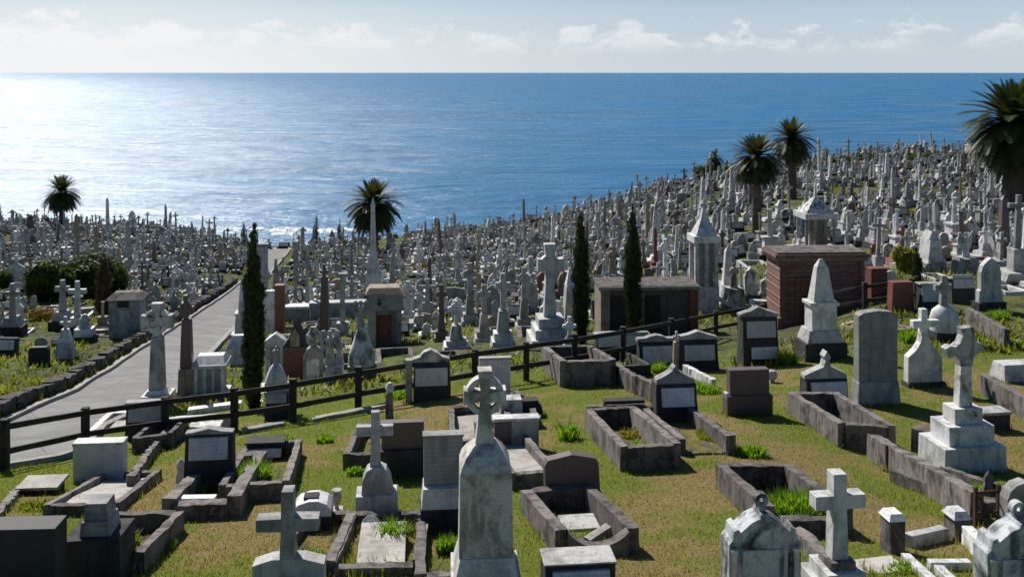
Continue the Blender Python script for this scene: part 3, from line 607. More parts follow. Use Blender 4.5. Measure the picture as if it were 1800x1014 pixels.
# long wall
wall([(1532, 806), (1575, 832), (1622, 862), (1668, 890), (1716, 922)], [44, 44, 44, 42], 'long weathered kerb wall running diagonally down to the rusty gate on the right', w=.2, jit=.018)
m = Mon('iron_post', 'iron post', 'short rusty iron post standing against the long diagonal kerb wall', 1559, 828, 0); m.box('post', 1556, 1562, 832, 782, .07, 'rust'); m.box('foot', 1553, 1573, 830, 824, .1, 'rust')
# stepped broken cross
m = Mon('carved_cross_monument', 'grave monument', 'mottled carved stone cross with curved arm on three pale marble steps at the right', 1690, 822, 8)
m.box('step', 1632, 1749, 826, 772, .92, 'marble', top=(1634, 1747)); m.box('step', 1649, 1733, 772, 739, .66, 'marble'); m.box('step', 1666, 1718, 739, 712, .42, 'stained')
m.box('shaft', 1680, 1705, 712, 640, .2, 'stained', top=(1684, 1704)); c_ = m.poly('cross_head', [(1684, 642), (1681, 624), (1676, 616), (1670, 624), (1661, 626), (1655, 610), (1664, 605), (1674, 607), (1683, 600), (1688, 588), (1685, 575), (1708, 573), (1711, 590), (1714, 600), (1727, 604), (1727, 616), (1716, 620), (1708, 628), (1705, 642)], .2, 'stained')
wall([(1610, 792), (1640, 800)], 42, 'short pale wall end left of the carved cross steps', w=.25)
kerbset(1722, 1842, 905, 830, 20, 'dark sided kerb grave right of the carved cross steps at the right edge', rot=12)
tuft(1722, 868, 28, 26, 'small green tuft right below the carved cross steps', n=70)
m = Mon('rock_ornament', 'stone ornament', 'small rough rock ornament inside the kerb right of the carved cross steps', 1738, 872, 0); m.lathe('rock', 1738, [(12, 874), (13, 862), (8, 850), (9, 840), (5, 832), (1, 828)], 'kerb', n=8)
# rusty gate and arch
m = Mon('iron_gate', 'gate', 'low rusty iron gate leaning between the long wall and the right edge', 1736, 925, 12)
for x_ in (1712, 1758): m.box('gate_post', x_-3, x_+3, 930, 853, .06, 'rust')
for v_ in (864, 900): m.box('gate_rail', 1712, 1758, v_+2, v_-2, .03, 'rust')
mb = MB(); mb.tube([(m.X(1715), 0, (925-868)/m.s), (m.X(1756), 0, (925-912)/m.s)], [.015, .015]); m.fin('gate_brace', mb, 'rust')
m = Mon('arched_headstone', 'headstone', 'small grey headstone with a round scalloped top behind the bottom right ornate headstone', 1790, 930, 8)
m.poly('slab', [(1762, 935), (1762, 872), (1768, 858), (1780, 848), (1798, 843), (1816, 850), (1828, 872), (1828, 935)], .2, 'grey')
# post and rail marble kerb plot
m = Mon('square_stone_post', 'stone post', 'square white topped stone post at the corner of a low plot, left of the pair', 1568, 968, 8); m.box('post', 1555, 1583, 972, 908, .28, 'kerb'); m.box('cap', 1552, 1585, 908, 897, .32, 'marble', top=(1558, 1580), d2=.22)
m = Mon('square_stone_post', 'stone post', 'square white topped stone post at the corner of a low plot, right of the pair', 1681, 948, 8); m.box('post', 1668, 1696, 952, 905, .28, 'kerb'); m.box('cap', 1664, 1699, 905, 893, .34, 'marble', top=(1671, 1692), d2=.2)
wall([(1596, 962), (1660, 948)], 24, 'low white capped kerb between the two square stone posts', w=.15, mat='marble', jit=.006)
wall([(1700, 955), (1735, 990), (1752, 1012)], 32, 'white capped kerb running from the right square post towards the bottom right headstone', w=.15, mat='marble', jit=.006)
m = Mon('flat_grave_marker', 'grave slab', 'thin pale flat stone lying in the grass right of the plain white latin cross', 1546, 998, 12); m.box('slab', 1506, 1586, 998, 992, .4, 'ledger')
wall([(1592, 985), (1640, 1030)], 14, 'white narrow kerb running off the bottom edge, left one of two', w=.12, mat='marble', jit=.005)
wall([(1632, 1000), (1705, 1000)], 16, 'white narrow kerb bar lying level near the bottom right headstone', w=.12, mat='marble', jit=.005)
wall([(1650, 1006), (1690, 1045)], 14, 'white narrow kerb running off the bottom edge, right one of two', w=.12, mat='marble', jit=.005)
# kerb and tablet left of the tall headstone
desk(1450, 712, 1411, 1488, 664, 'dark tablet monument with a low gable and small statuette, left of the tall grey headstone', 692, 668, tx=(1420, 1484), ped=[(1411, 664), (1411, 657), (1428, 650), (1446, 643), (1449, 632), (1446, 626), (1452, 616), (1459, 626), (1456, 632), (1459, 643), (1474, 650), (1488, 657), (1488, 664)], d=.55)
kerbset(1479, 1571, 786, 700, 36, 'pinkish kerb grave running down from the gabled tablet beside the tall grey headstone', rot=5, w=.2, fz=.02)
# tall grey headstone
m = Mon('tall_slab_headstone', 'headstone', 'very tall plain grey headstone with a gently curved top at the right', 1540, 708, 8)
m.box('base', 1497, 1579, 712, 668, .5, 'grey', top=(1502, 1576), d2=.34); m.poly('slab', [(1503, 669), (1503, 552), (1512, 547), (1540, 544), (1566, 547), (1575, 552), (1575, 669)], .28, 'inscr')
# obelisk
m = Mon('obelisk_monument', 'obelisk', 'pale tapering obelisk with moulded base on a dark block, left of the tall grey headstone', 1443, 630, 6)
m.box('footing', 1404, 1479, 634, 597, .95, 'dark', rough=.012); m.box('plinth', 1409, 1476, 597, 576, .85, 'marble', top=(1415, 1468), d2=.7); m.box('pedestal', 1420, 1465, 576, 534, .6, 'marble'); m.box('cornice', 1416, 1469, 534, 528, .68, 'marble')
m.box('shaft', 1424, 1462, 528, 468, .5, 'marble', top=(1433, 1453), d2=.27); m.box('tip', 1433, 1453, 468, 455, .27, 'marble', top=(1440, 1446), d2=.07)
# double tablet monument
m = desk(1333, 640, 1300, 1366, 556, 'tall dark monument with two white tablets one above the other and a gabled top', 590, 562, tx=(1308, 1360), ped=[(1298, 556), (1298, 551), (1318, 545), (1332, 538), (1348, 545), (1368, 551), (1368, 556)], d=.6)
m.tab('tablet', 1315, 1362, 626, 606, -.29, -.25)
desk(1153, 645, 1120, 1186, 600, 'dark tablet monument with wavy top behind the gabled tablet, left of its pair', 634, 606, tx=(1127, 1182), ped=[(1118, 600), (1119, 594), (1134, 593), (1142, 590), (1153, 588), (1164, 590), (1172, 594), (1187, 594), (1188, 600)], d=.5)
desk(1226, 650, 1192, 1262, 596, 'dark tablet monument with a low peaked top behind the gabled tablet, right of its pair', 630, 604, tx=(1200, 1254), ped=[(1190, 596), (1190, 590), (1208, 587), (1226, 581), (1244, 587), (1262, 592), (1262, 596)], d=.5)
m = Mon('small_pedestal_cross', 'grave monument', 'small rough pale pedestal standing between the paired dark tablets', 1188, 650, 0); m.box('pedestal', 1182, 1196, 652, 600, .2, 'sand', top=(1184, 1194)); m.cross('cross', 1189, 600, 582, 4, 594, 590, 1183, 1195, .08, 'marble')
wall([(1205, 655), (1255, 682)], 14, 'narrow pale kerb running down right from the paired dark tablets', w=.14, mat='marble')
desk(1070, 622, 1045, 1094, 588, 'dark tablet monument below the brown tomb, left of the joined pair', 607, 584, tx=(1049, 1091), top='grey')
desk(1117, 620, 1096, 1141, 588, 'dark tablet monument below the brown tomb, right of the joined pair', 605, 582, tx=(1098, 1139), top='grey')
kerbset(1058, 1142, 664, 620, 18, 'dark earth grave below the joined pair of tablets', rot=5, mat='dark')
# small cross pyramid in kerb
m = Mon('cairn_cross_monument', 'grave monument', 'small pale cross on a rocky cone inside a box-like kerb in the middle', 1001, 640, 6)
m.box('footing', 985, 1020, 645, 622, .5, 'dark'); m.lathe('cone', 1001, [(18, 622), (15, 612), (11, 604), (8, 594), (4, 588)], 'stained', n=10); m.cross('cross', 1001, 590, 556, 6, 576, 570, 989, 1013, .12, 'marble', ring=(8, 5))
kerbset(990, 1079, 680, 618, 38, 'box-like deep grey kerb grave around the small cone cross in the middle', rot=7, w=.22)
# shouldered cross right
m = Mon('shouldered_cross_headstone', 'headstone', 'pale cross headstone with curved shoulders right of the tall grey headstone', 1622, 678, 8)
m.box('footing', 1588, 1658, 690, 669, .4, 'dark'); m.poly('headstone', [(1590, 670), (1591, 625), (1606, 612), (1614, 600), (1617, 585), (1628, 585), (1632, 600), (1640, 612), (1654, 625), (1655, 670)], .24, 'marble'); m.cross('cross', 1622, 588, 542, 11, 574, 562, 1601, 1651, .18, 'marble', sb=13)
m = Mon('rounded_cross_monument', 'grave monument', 'pale cross on a rounded drum pedestal behind the shouldered cross at the right', 1660, 600, 8)
m.box('footing', 1636, 1684, 604, 580, .6, 'dark', rough=.01); m.lathe('drum', 1660, [(24, 580), (24, 556), (21, 546), (12, 538), (8, 535)], 'marble', n=20); m.cross('cross', 1658, 536, 484, 9, 510, 500, 1641, 1672, .16, 'grey', ring=(11, 7), sb=14)
m = Mon('gothic_headstone', 'headstone', 'pale pointed-arch headstone standing on the slope at the right', 1738, 545, 8)
m.box('footing', 1712, 1764, 550, 530, .5, 'dark', rough=.01); m.poly('slab', [(1716, 531), (1717, 510), (1720, 508), (1720, 478), (1724, 466), (1732, 458), (1740, 452), (1748, 458), (1755, 466), (1758, 478), (1758, 508), (1761, 510), (1762, 531)], .25, 'marble')
m = Mon('red_headstone', 'headstone', 'red granite block headstone on the slope behind the tall grey headstone', 1584, 545, 8); m.box('slab', 1561, 1604, 548, 494, .4, 'red', top=(1564, 1602)); 
m = Mon('red_headstone', 'headstone', 'small red granite pillar block next to the big banded tomb', 1540, 520, 8); m.box('slab', 1526, 1556, 522, 470, .5, 'red')
kerbset(1550, 1612, 590, 556, 8, 'flat pink granite grave in front of the red block headstone', rot=10, mat='sand', infill='sand')
desk(1692, 532, 1667, 1712, 490, 'white tablet on dark block left of the pointed-arch headstone', 505, 482, tx=(1671, 1709), group=None)
desk(1634, 545, 1614, 1652, 500, 'small white tablet on dark block behind the shouldered cross', 528, 498, tx=(1616, 1650))
wall([(1702, 572), (1735, 590), (1770, 612)], 30, 'long low kerb wall below the pointed-arch headstone', w=.2)
wall([(1728, 690), (1765, 714), (1830, 752)], 34, 'low kerb wall leaving through the right edge above the carved cross', w=.2)
m = Mon('chest_tomb', 'chest tomb', 'white rounded marble chest tomb cut off by the right edge', 1786, 668, 8); m.box('base', 1742, 1835, 672, 664, .9, 'kerb'); m.box('chest', 1749, 1830, 664, 636, .7, 'marble', top=(1753, 1826), d2=.5)
m = Mon('dark_grave_block', 'headstone', 'low dark block on grass right of the carved cross shaft', 1742, 752, 8); m.box('block', 1718, 1768, 754, 724, .4, 'dark', rough=.01); m.box('cap', 1716, 1770, 724, 719, .45, 'grey')
tuft(1755, 560, 40, 18, 'bright green weeds inside the kerb below the pointed-arch headstone', n=90)
tuft(1320, 800, 60, 20, 'green grass tuft by the broken kerb in the right middle', n=120)
tuft(1600, 600, 40, 24, 'green weeds between the tall grey headstone and the shouldered cross', n=120)
# left foreground
m = Mon('dark_slab_headstone', 'headstone', 'big plain dark granite headstone filling the bottom left corner', 40, 1060, 3); m.box('slab', -40, 106, 1066, 918, .35, 'darkgran')
m = Mon('rough_block_monument', 'grave monument', 'small grey stone block on a dark rough base at the bottom left', 176, 1018, 4)
m.box('base', 129, 222, 1022, 930, .6, 'dark', rough=.03, cuts=4) if False else m.box('base', 129, 222, 1022, 930, .6, 'dark', rough=.025)
m.box('block', 150, 203, 930, 905, .4, 'grey', top=(153, 198)); m.box('block', 155, 197, 905, 876, .3, 'grey', top=(158, 194))
kerbset(105, 240, 1014, 905, 34, 'dark kerb grave around the rough block monument at the bottom left', rot=6, front=False, w=.15)
tuft(128, 962, 32, 30, 'green grass tuft inside the kerb at the bottom left', n=80)
m = Mon('slab_headstone', 'headstone', 'pale square marble slab headstone above a cracked marble grave on the left', 178, 848, 5); m.box('slab', 134, 219, 850, 778, .3, 'tabplain'); m.box('cap', 133, 220, 778, 773, .33, 'marble')
kerbset(82, 198, 908, 836, 18, 'kerb grave with cracked marble slab below the pale square headstone on the left', rot=11, infill='ledger', w=.14, fz=.08)
wall([(230, 862), (262, 812), (292, 772)], 26, 'long narrow kerb stone beside the cracked marble grave on the left', w=.14)
m = Mon('flat_dark_slab', 'grave slab', 'low flat grey slab on a dark block in the grass at the far left', 76, 868, 5); m.box('block', 44, 104, 870, 850, .5, 'dark', rough=.01); m.box('slab', 39, 110, 850, 845, .6, 'ledger')
wall([(-5, 916), (38, 862)], 14, 'thin kerb line at the left edge beside the flat grey slab', w=.14)
m = desk(367, 862, 325, 411, 762, 'dark monument with a white framed tablet and low gable heading a grave on the left', 803, 766, tx=(335, 401), ped=[(327, 762), (327, 759), (345, 757), (367, 752), (390, 757), (409, 759), (409, 762)], d=.4)
o = kerbset(297, 408, 914, 822, 32, 'tall dark kerb grave with white front bar below the framed tablet on the left', rot=8, mat='kerb', w=.26, hf=30)
m = Mon('white_front_bar', 'kerb stone', 'white marble bar across the front of the tall dark kerb grave on the left', 348, 903, 2); m.box('bar', 320, 379, 880, 872, .16, 'marble')
for x_, nm in ((318, 'left'), (396, 'right')):
    m = Mon('cherub_ornament', 'stone ornament', 'small pale carved ornament on the %s kerb of the framed tablet grave' % nm, x_, 850, 5); m.lathe('ornament', x_, [(10, 846), (9, 834), (6, 826), (8, 818), (5, 810), (1, 806)], 'marble', n=9)
tuft(345, 872, 34, 28, 'green grass tuft inside the tall dark kerb grave on the left', n=90)
desk(466, 808, 434, 500, 776, 'low dark headstone with slanted blue grey face above the grassy kerb grave, left of centre', 796, 783, tx=(438, 496), top='dark', d=.55)
kerbset(390, 500, 886, 796, 28, 'kerb grave with dark front and lush grass below the low slanted headstone, left of centre', rot=9, w=.16)
tuft(447, 852, 60, 46, 'lush green grass clump in the kerb grave left of centre', n=300)
desk(257, 768, 223, 291, 708, 'dark block with a blue grey tablet in front of the road on the left', 738, 710, tx=(228, 288), d=.4)
kerbset(236, 296, 798, 752, 24, 'short grassy kerb grave below the dark tablet block by the road', rot=8, w=.15)
wall([(160, 766), (186, 740), (196, 732), (240, 730)], 9, 'curved white marble kerb beside the road on the left', w=.2, mat='marble', jit=.01)
m = Mon('ledger_stone', 'grave slab', 'rough pale ledger inside the curved white kerb by the road', 205, 752, 5); m.box('slab', 180, 232, 752, 748, .9, 'ledger')
wall([(232, 755), (312, 742), (412, 735)], 10, 'pale low kerb behind the fence between the dark tablet block and the cypress', w=.16, mat='marble', jit=.01)
m = Mon('angel_ornament', 'stone ornament', 'small white carved ornament on the grave behind the fence, left of the cypress', 398, 755, 5); m.lathe('ornament', 398, [(12, 756), (10, 744), (6, 738), (7, 732), (1, 728)], 'marble', n=9)
m = Mon('rough_bench_slab', 'grave slab', 'pale broken slab lying behind the framed tablet monument', 365, 752, 5); m.box('slab', 335, 392, 752, 744, .5, 'stained', rough=.01)
for (u, v, w_, h_, L) in ((285, 965, 50, 20, 'small bright grass tuft on the lawn at the lower left'), (572, 778, 30, 16, 'small bright grass tuft on the lawn below the fence'), (625, 835, 30, 18, 'small grass tuft left of the domed cross headstone'), (1000, 772, 40, 34, 'green tuft on the lawn above the peaked brown headstone'), (505, 780, 26, 18, 'small tuft right of the low slanted headstone'), (700, 700, 50, 18, 'grass tuft below the fence right of the small pillar'), (1385, 640, 36, 30, 'leafy green weeds right of the double tablet monument'), (1240, 690, 50, 20, 'low green weeds left of the two tier brown headstone'), (1160, 655, 30, 22, 'yellow green weeds between dark tablets and pale kerb'), (1595, 1005, 60, 12, 'thin grass by the flat pale stone at the bottom right')):
    tuft(u, v, w_, h_, L, n=90)
tuft(215, 955, 60, 20, 'sparse green grass inside the kerb right of the rough block monument', 'g_green', n=110)
tuft(70, 895, 70, 16, 'thin grass patch before the flat dark slab at the far left', 'g_green', n=110)
tuft(268, 778, 36, 18, 'green grass in the short kerb grave below the dark tablet block', n=90)
tuft(1125, 790, 40, 14, 'green weeds at the front of the weathered kerb grave in the middle right', n=80)
tuft(1255, 770, 60, 16, 'low green weeds inside the broken kerb grave by the gabled tablet', 'g_green', n=110)
tuft(1525, 745, 50, 18, 'green weeds inside the pinkish kerb grave beside the tall grey headstone', n=100)
tuft(790, 880, 26, 20, 'small green tuft between the square-topped headstone and the ringed cross', n=70)
tuft(1440, 1000, 40, 20, 'green weeds left of the steps of the plain white latin cross', n=90)
# ---------------------------------------------------------------- around the fence
m = desk(757, 702, 726, 792, 636, 'white tablet on dark block with carved flower top, behind the fence in the middle', 674, 644, tx=(730, 786), ped=[(724, 636), (725, 630), (738, 626), (745, 618), (757, 614), (768, 619), (776, 626), (790, 630), (792, 636)], top='stained')
m.box('side_pillar', 713, 725, 702, 630, .25, 'grey')
m = Mon('small_pillar', 'stone post', 'small weathered stone pillar with urn standing before the fence, left of the middle tablet', 685, 738, 5); m.box('pillar', 677, 692, 740, 690, .22, 'kerb', top=(679, 690)); m.lathe('urn', 685, [(5, 690), (8, 682), (6, 676), (3, 672)], 'marble', n=10)
wall([(548, 742), (600, 732), (680, 716)], 8, 'pale path edging running below the fence in the left middle', w=.2, mat='kerb_pale', jit=.01)
wall([(425, 762), (500, 748)], 8, 'pale path edging below the fence by the cypress', w=.25, mat='kerb_pale', jit=.01)
desk(487, 738, 466, 508, 690, 'small white tablet on a dark block seen through the fence right of the cypress', 706, 680, tx=(469, 504), d=.4)
m = Mon('statuette_monument', 'grave monument', 'small carved statuette on a heaped rock base right of the cypress, behind the fence', 485, 700, 5)
m.box('base', 464, 508, 702, 668, .5, 'stained', top=(468, 502)); m.lathe('rocks', 485, [(20, 668), (15, 655), (10, 645), (6, 640)], 'marble', n=9); m.figure('statue', 485, 642, 608, 'marble', arm=0)
m = Mon('shrine_headstone', 'headstone', 'pale little temple-shaped headstone with arched niche right of the cypress', 485, 655, 5); m.poly('body', [(468, 656), (468, 600), (466, 598), (485, 584), (504, 598), (501, 600), (501, 656)], .4, 'marble'); m.poly('niche', [(477, 640), (477, 608), (485, 602), (493, 608), (493, 640)], .02, 'grey', yo=-.205)
m = Mon('gabled_shrine', 'grave monument', 'dark pointed shrine with gold figure and red front behind the fence', 521, 660, 5)
m.box('body', 500, 545, 662, 605, .8, 'brown'); m.poly('roof', [(498, 606), (510, 590), (521, 560), (534, 590), (546, 606)], .75, 'dark'); m.poly('niche', [(513, 604), (513, 586), (521, 572), (529, 586), (529, 604)], .03, 'sand', yo=-.39); m.box('plate', 505, 540, 655, 612, .03, 'red', yo=-.41)
m = Mon('urn_headstone', 'grave monument', 'pale arched headstone with leafy urn between the dark shrine and the white angels', 551, 668, 5); m.poly('body', [(534, 670), (534, 625), (540, 612), (552, 606), (563, 612), (568, 625), (568, 670)], .35, 'grey'); m.box('panel', 540, 562, 662, 628, .02, 'marble', yo=-.18); m.lathe('urn', 551, [(5, 608), (12, 598), (13, 588), (8, 582), (5, 574)], 'stained', n=10)
m = Mon('angel_monument', 'statue', 'white marble angel pair on a pedestal behind the fence, left of the tall rocky monument', 588, 672, 5); m.box('pedestal', 570, 606, 674, 640, .5, 'marble', top=(573, 602)); m.figure('statue', 580, 641, 580, 'marble', wings=True, arm=0); m.figure('statue', 597, 641, 592, 'marble', arm=0)
m = Mon('rock_angel_monument', 'statue', 'tall pale angel standing on a wide heap of carved rock behind the fence', 635, 665, 5)
m.box('base', 612, 662, 668, 640, .6, 'stained'); m.lathe('rocks', 636, [(24, 640), (24, 625), (18, 608), (13, 592), (9, 580), (7, 574)], 'stained', n=11); m.figure('statue', 634, 576, 528, 'grey', wings=True, arm=0)
# columns and crosses behind the fence, left
m = Mon('cross_column', 'grave monument', 'tall column with ornate ringed cross head, left of the brown column by the road', 277, 706, 5)
m.box('step', 250, 306, 708, 690, .9, 'marble', top=(254, 302)); m.box('step', 258, 298, 690, 682, .6, 'marble', top=(264, 290)); m.box('shaft', 264, 290, 682, 590, .4, 'grey', top=(268, 286)); m.cross('cross', 277, 592, 532, 12, 572, 556, 250, 304, .3, 'stained', ring=(22, 14), flare=4)
m = Mon('brown_cross_column', 'grave monument', 'slender dark brown column topped by a small ringed cross on a tan pedestal', 329, 700, 5)
m.box('pedestal', 314, 346, 702, 645, .5, 'sand', top=(317, 343)); m.box('shaft', 318, 339, 645, 560, .3, 'brown', top=(321, 336)); m.cross('cross', 327, 562, 518, 7, 548, 538, 314, 341, .2, 'brown', ring=(12, 7))
m = Mon('house_tomb', 'chest tomb', 'small white house-shaped tomb with columns beside the road', 372, 696, 6)
m.box('base', 340, 402, 698, 686, 1.1, 'marble'); m.box('body', 350, 394, 686, 640, .8, 'grey')
for x_ in (350, 365, 379, 394): m.box('column', x_-2.5, x_+2.5, 686, 640, .05, 'marble', yo=-.45)
m.box('roof', 343, 401, 640, 634, 1.1, 'marble'); m.box('roof_slope', 344, 400, 634, 622, 1.0, 'marble', top=(350, 394), d2=.4)
m = Mon('house_tomb', 'chest tomb', 'small white domed tomb half hidden by the tall cypress', 416, 640, 6); m.box('body', 402, 432, 642, 608, .9, 'marble'); m.box('roof', 400, 434, 608, 588, 1.0, 'marble', top=(410, 430), d2=.3)
wall([(330, 728), (425, 715)], 10, 'white marble kerb bar behind the fence below the house-shaped tomb', w=.3, mat='marble', jit=.01)
# mid tombs
m = Mon('temple_tomb', 'mausoleum', 'grey temple tomb with rust red door behind the fence, below the slim spire', 682, 606, 6)
m.box('side_wall', 648, 662, 608, 540, 1.2, 'grey'); m.box('side_wall', 697, 706, 608, 540, 1.2, 'grey'); m.box('back_wall', 662, 697, 608, 540, .7, 'grey', yo=.2); d_ = m.box('door', 664, 688, 606, 552, .08, 'door', yo=-.25); m.box('handle', 684, 686, 584, 578, .12, 'dark', yo=-.27, parent=d_)
m.box('lintel', 645, 708, 540, 512, 1.3, 'grey'); m.box('roof', 643, 710, 512, 502, 1.5, 'sand', top=(650, 702), d2=.9); m.box('emblem', 666, 669, 532, 518, .03, 'dark', yo=-.67); m.box('emblem', 663, 672, 529, 526, .03, 'dark', yo=-.68)
m = Mon('spire_monument', 'grave monument', 'very slender tall grey spire on a round-windowed pedestal, in front of the palm', 656, 530, 6)
m.box('pedestal', 640, 672, 532, 478, .9, 'marble', top=(643, 670)); m.lathe('medallion', 657, [(6, 494), (6, 493.9)], 'dark', n=12).location
m.box('neck', 644, 669, 478, 450, .8, 'marble', top=(650, 662), d2=.4); m.box('spire', 650, 662, 450, 368, .4, 'marble', top=(652, 659), d2=.24); m.lathe('finial', 655.5, [(3, 368), (5, 362), (3, 356), (1, 348)], 'marble', n=8)
m = Mon('pale_pillar', 'grave monument', 'tall pale square pillar at the end of the road, just right of the cypress', 463, 565, 4); m.box('shaft', 456, 470, 567, 434, .5, 'grey'); m.box('cap', 454, 472, 434, 428, .6, 'grey')
m = Mon('pale_pillar', 'grave monument', 'tall thin pillar on the right side of the end of the road', 521, 500, 4); m.box('shaft', 516, 524, 502, 424, .5, 'grey')
m = Mon('red_pillar', 'grave monument', 'reddish brown stone pillar with pale neighbour behind the fence, right of the cypress', 490, 590, 4); m.box('shaft', 484, 500, 592, 500, .5, 'red'); m.box('side_slab', 464, 484, 592, 510, .4, 'marble')
m = Mon('dark_obelisk', 'obelisk', 'dark brown roughly carved column left of the temple tomb', 571, 625, 5); m.box('base', 558, 584, 627, 590, .7, 'brown'); m.box('shaft', 563, 579, 590, 486, .45, 'brown', top=(565, 576), rough=.03); m.cross('cross', 570, 488, 464, 5, 480, 475, 562, 578, .15, 'brown')
m = Mon('white_box_tomb', 'chest tomb', 'long low white box tomb left of the temple tomb', 606, 560, 5); m.box('body', 548, 640, 562, 533, .8, 'grey'); m.box('lid', 545, 643, 533, 529, .9, 'marble')
m = Mon('white_box_tomb', 'chest tomb', 'pale box tomb with flat lid between the red pillar and dark column', 520, 565, 5); m.box('body', 500, 543, 566, 540, .9, 'grey'); m.box('lid', 498, 545, 540, 536, 1.0, 'marble')
m = Mon('slim_column', 'grave monument', 'slim grey column rising before the long white box tomb', 602, 590, 5); m.box('base', 592, 612, 592, 566, .6, 'grey'); m.box('shaft', 598, 606, 566, 486, .3, 'grey'); m.box('cap', 595, 609, 486, 480, .4, 'grey')
# chapel tomb and crosses left of the road
m = Mon('chapel_tomb', 'mausoleum', 'pale chapel-like tomb with a sloping pale roof left of the road', 222, 592, 8)
m.box('wall', 198, 250, 594, 522, 1.3, 'grey'); m.box('opening', 212, 232, 535, 524, .04, 'dark', yo=-.66); m.box('roof', 192, 256, 522, 512, 1.5, 'kerb', top=(204, 248), d2=.5); m.box('panel', 216, 232, 585, 540, .04, 'grey', yo=-.66)
for (u, v, x0, x1, vt, a0, a1, s_, mt, L) in ((136, 590, 121, 151, 494, 516, 508, 8, 'marble', 'white latin cross in front of the round hedges, right of two'), (110, 580, 98, 122, 492, 512, 503, 9, 'grey', 'grey cross column in front of the round hedges, left of two'), (22, 590, 10, 34, 498, 520, 512, 8, 'grey', 'grey cross on stepped base near the left edge'), (320, 640, 306, 336, 500, 0, 0, 0, 'dark', '')):
    if not s_: continue
    m = Mon('stepped_cross', 'grave monument', L, u, v, 6); m.box('step', u-20, u+20, v+2, v-18, .9, 'dark'); m.box('step', u-15, u+15, v-18, v-34, .7, mt, top=(u-9, u+9)); m.cross('cross', u, v-34, vt, s_*.8, a0, a1, x0, x1, .25, mt, sb=s_*1.3)
m = Mon('pyramid_pedestal', 'grave monument', 'pale tapering pedestal with carved cross on a dark foot, left of the road', 115, 634, 6); m.box('foot', 96, 134, 637, 628, .7, 'dark'); m.box('pedestal', 99, 131, 628, 600, .6, 'marble', top=(104, 126), d2=.4); m.box('pedestal', 104, 126, 600, 578, .4, 'marble', top=(109, 121), d2=.25); m.cross('cross', 115, 578, 556, 5, 570, 565, 106, 124, .15, 'marble')
m = Mon('dark_headstone', 'headstone', 'small black polished headstone with rounded corners on the grass left of the road', 69, 642, 6); m.poly('slab', [(52, 644), (52, 614), (56, 609), (82, 609), (86, 614), (86, 644)], .25, 'darkgran')
m = Mon('urn_monument', 'grave monument', 'pale urn monument right of the white latin cross, left of the road', 150, 600, 6); m.box('footing', 132, 168, 612, 590, .7, 'dark', rough=.01); m.box('pedestal', 134, 164, 590, 576, .7, 'marble'); m.lathe('urn', 149, [(12, 576), (8, 568), (9, 560), (3, 552)], 'marble', n=12)
# retaining wall of rough stones along the left side of the road
wl = resample([Vector((p.x-0.55, p.y+0.1, 0)) for p in RLw[:9]], 60)
pr = tag(empty('dry_stone_wall', (wl[0].x, wl[0].y, gz(wl[0].x, wl[0].y))), 'dark rough stone retaining wall along the left side of the road', 'stone wall')
org = pr.location.copy(); mb = MB()
wl = resample(wl, 190)
for a, b_ in zip(wl[::4], wl[4::4]):
    if a.y < 60: EDGES.append((Vector((a.x-.3, a.y, 0)), Vector((b_.x-.3, b_.y, 0)))); EDGES.append((Vector((a.x+.3, a.y, 0)), Vector((b_.x+.3, b_.y, 0))))
for i, (a, b_) in enumerate(zip(wl, wl[1:])):
    if a.y > 95: break
    for lay in range(3):
        d = (b_-a).normalized(); n_ = Vector((-d.y, d.x, 0)); q = a.lerp(b_, .5)+d*(.18 if lay % 2 else 0); Ln = (b_-a).length*random.uniform(.45, .62); h_ = random.uniform(.17, .27); off = random.uniform(-.06, .06)
        c_ = Vector((q.x, q.y, 0))-Vector((org.x, org.y, 0))+n_*(off-.07*lay); cc_ = []
        for zz in (0, h_):
            for e, g_ in ((-1, -1), (1, -1), (1, 1), (-1, 1)):
                w_ = c_+d*(e*Ln*random.uniform(.85, 1.0))+n_*(g_*.2*random.uniform(.75, 1.1)); w_.z = gz(w_.x+org.x, w_.y+org.y)-org.z+lay*.19-.08+zz+random.uniform(-.04, .04); cc_.append(w_)
        mb.add(cc_, [(0, 3, 2, 1), (4, 5, 6, 7), (0, 1, 5, 4), (1, 2, 6, 5), (2, 3, 7, 6), (3, 0, 4, 7)])
me = mb.mesh('course', M['wallstone']); roughen(me, .035, 1); link('course', me, pr)
# ---------------------------------------------------------------- crosses and pedestals right behind the fence, middle
def ped_cross(u, v, vt, L, bw=22, aw=14, ring=True, mt='marble', cone=False):
    m = Mon('pedestal_cross', 'grave monument', L, u, v, 6); H = v-vt
    m.box('step', u-bw, u+bw, v+2, v-H*.10, 46/m.s*bw/24, mt, top=(u-bw*.9, u+bw*.9)); m.box('step', u-bw*.75, u+bw*.75, v-H*.10, v-H*.2, 34/m.s*bw/24, mt)
    m.box('pedestal', u-bw*.5, u+bw*.5, v-H*.2, v-H*.5, 24/m.s*bw/24, 'stained' if mt == 'marble' else mt, top=(u-bw*.32, u+bw*.32))
    a = vt+H*.17; m.cross('cross', u, v-H*.5, vt, 5 if H < 90 else 8, a+H*.045, a-H*.045, u-aw, u+aw, .16, mt, ring=(aw*.72, aw*.45) if ring else None, sb=7 if H < 90 else 10); return m
ped_cross(802, 612, 528, 'pale cross on a mossy stepped pedestal, behind the fence in the middle', 24, 14)
ped_cross(776, 600, 500, 'thin brown cross column left of the mossy stepped pedestal', 14, 9, False, 'brown')
ped_cross(826, 572, 462, 'tall slim grey cross with round arms behind the mossy pedestal', 16, 12, True, 'grey')
ped_cross(851, 600, 500, 'grey cross with round base in the middle, between two taller crosses', 18, 12, True, 'grey')
ped_cross(884, 608, 480, 'dark headed cross on a white stepped pedestal in the middle', 22, 13, True, 'marble')
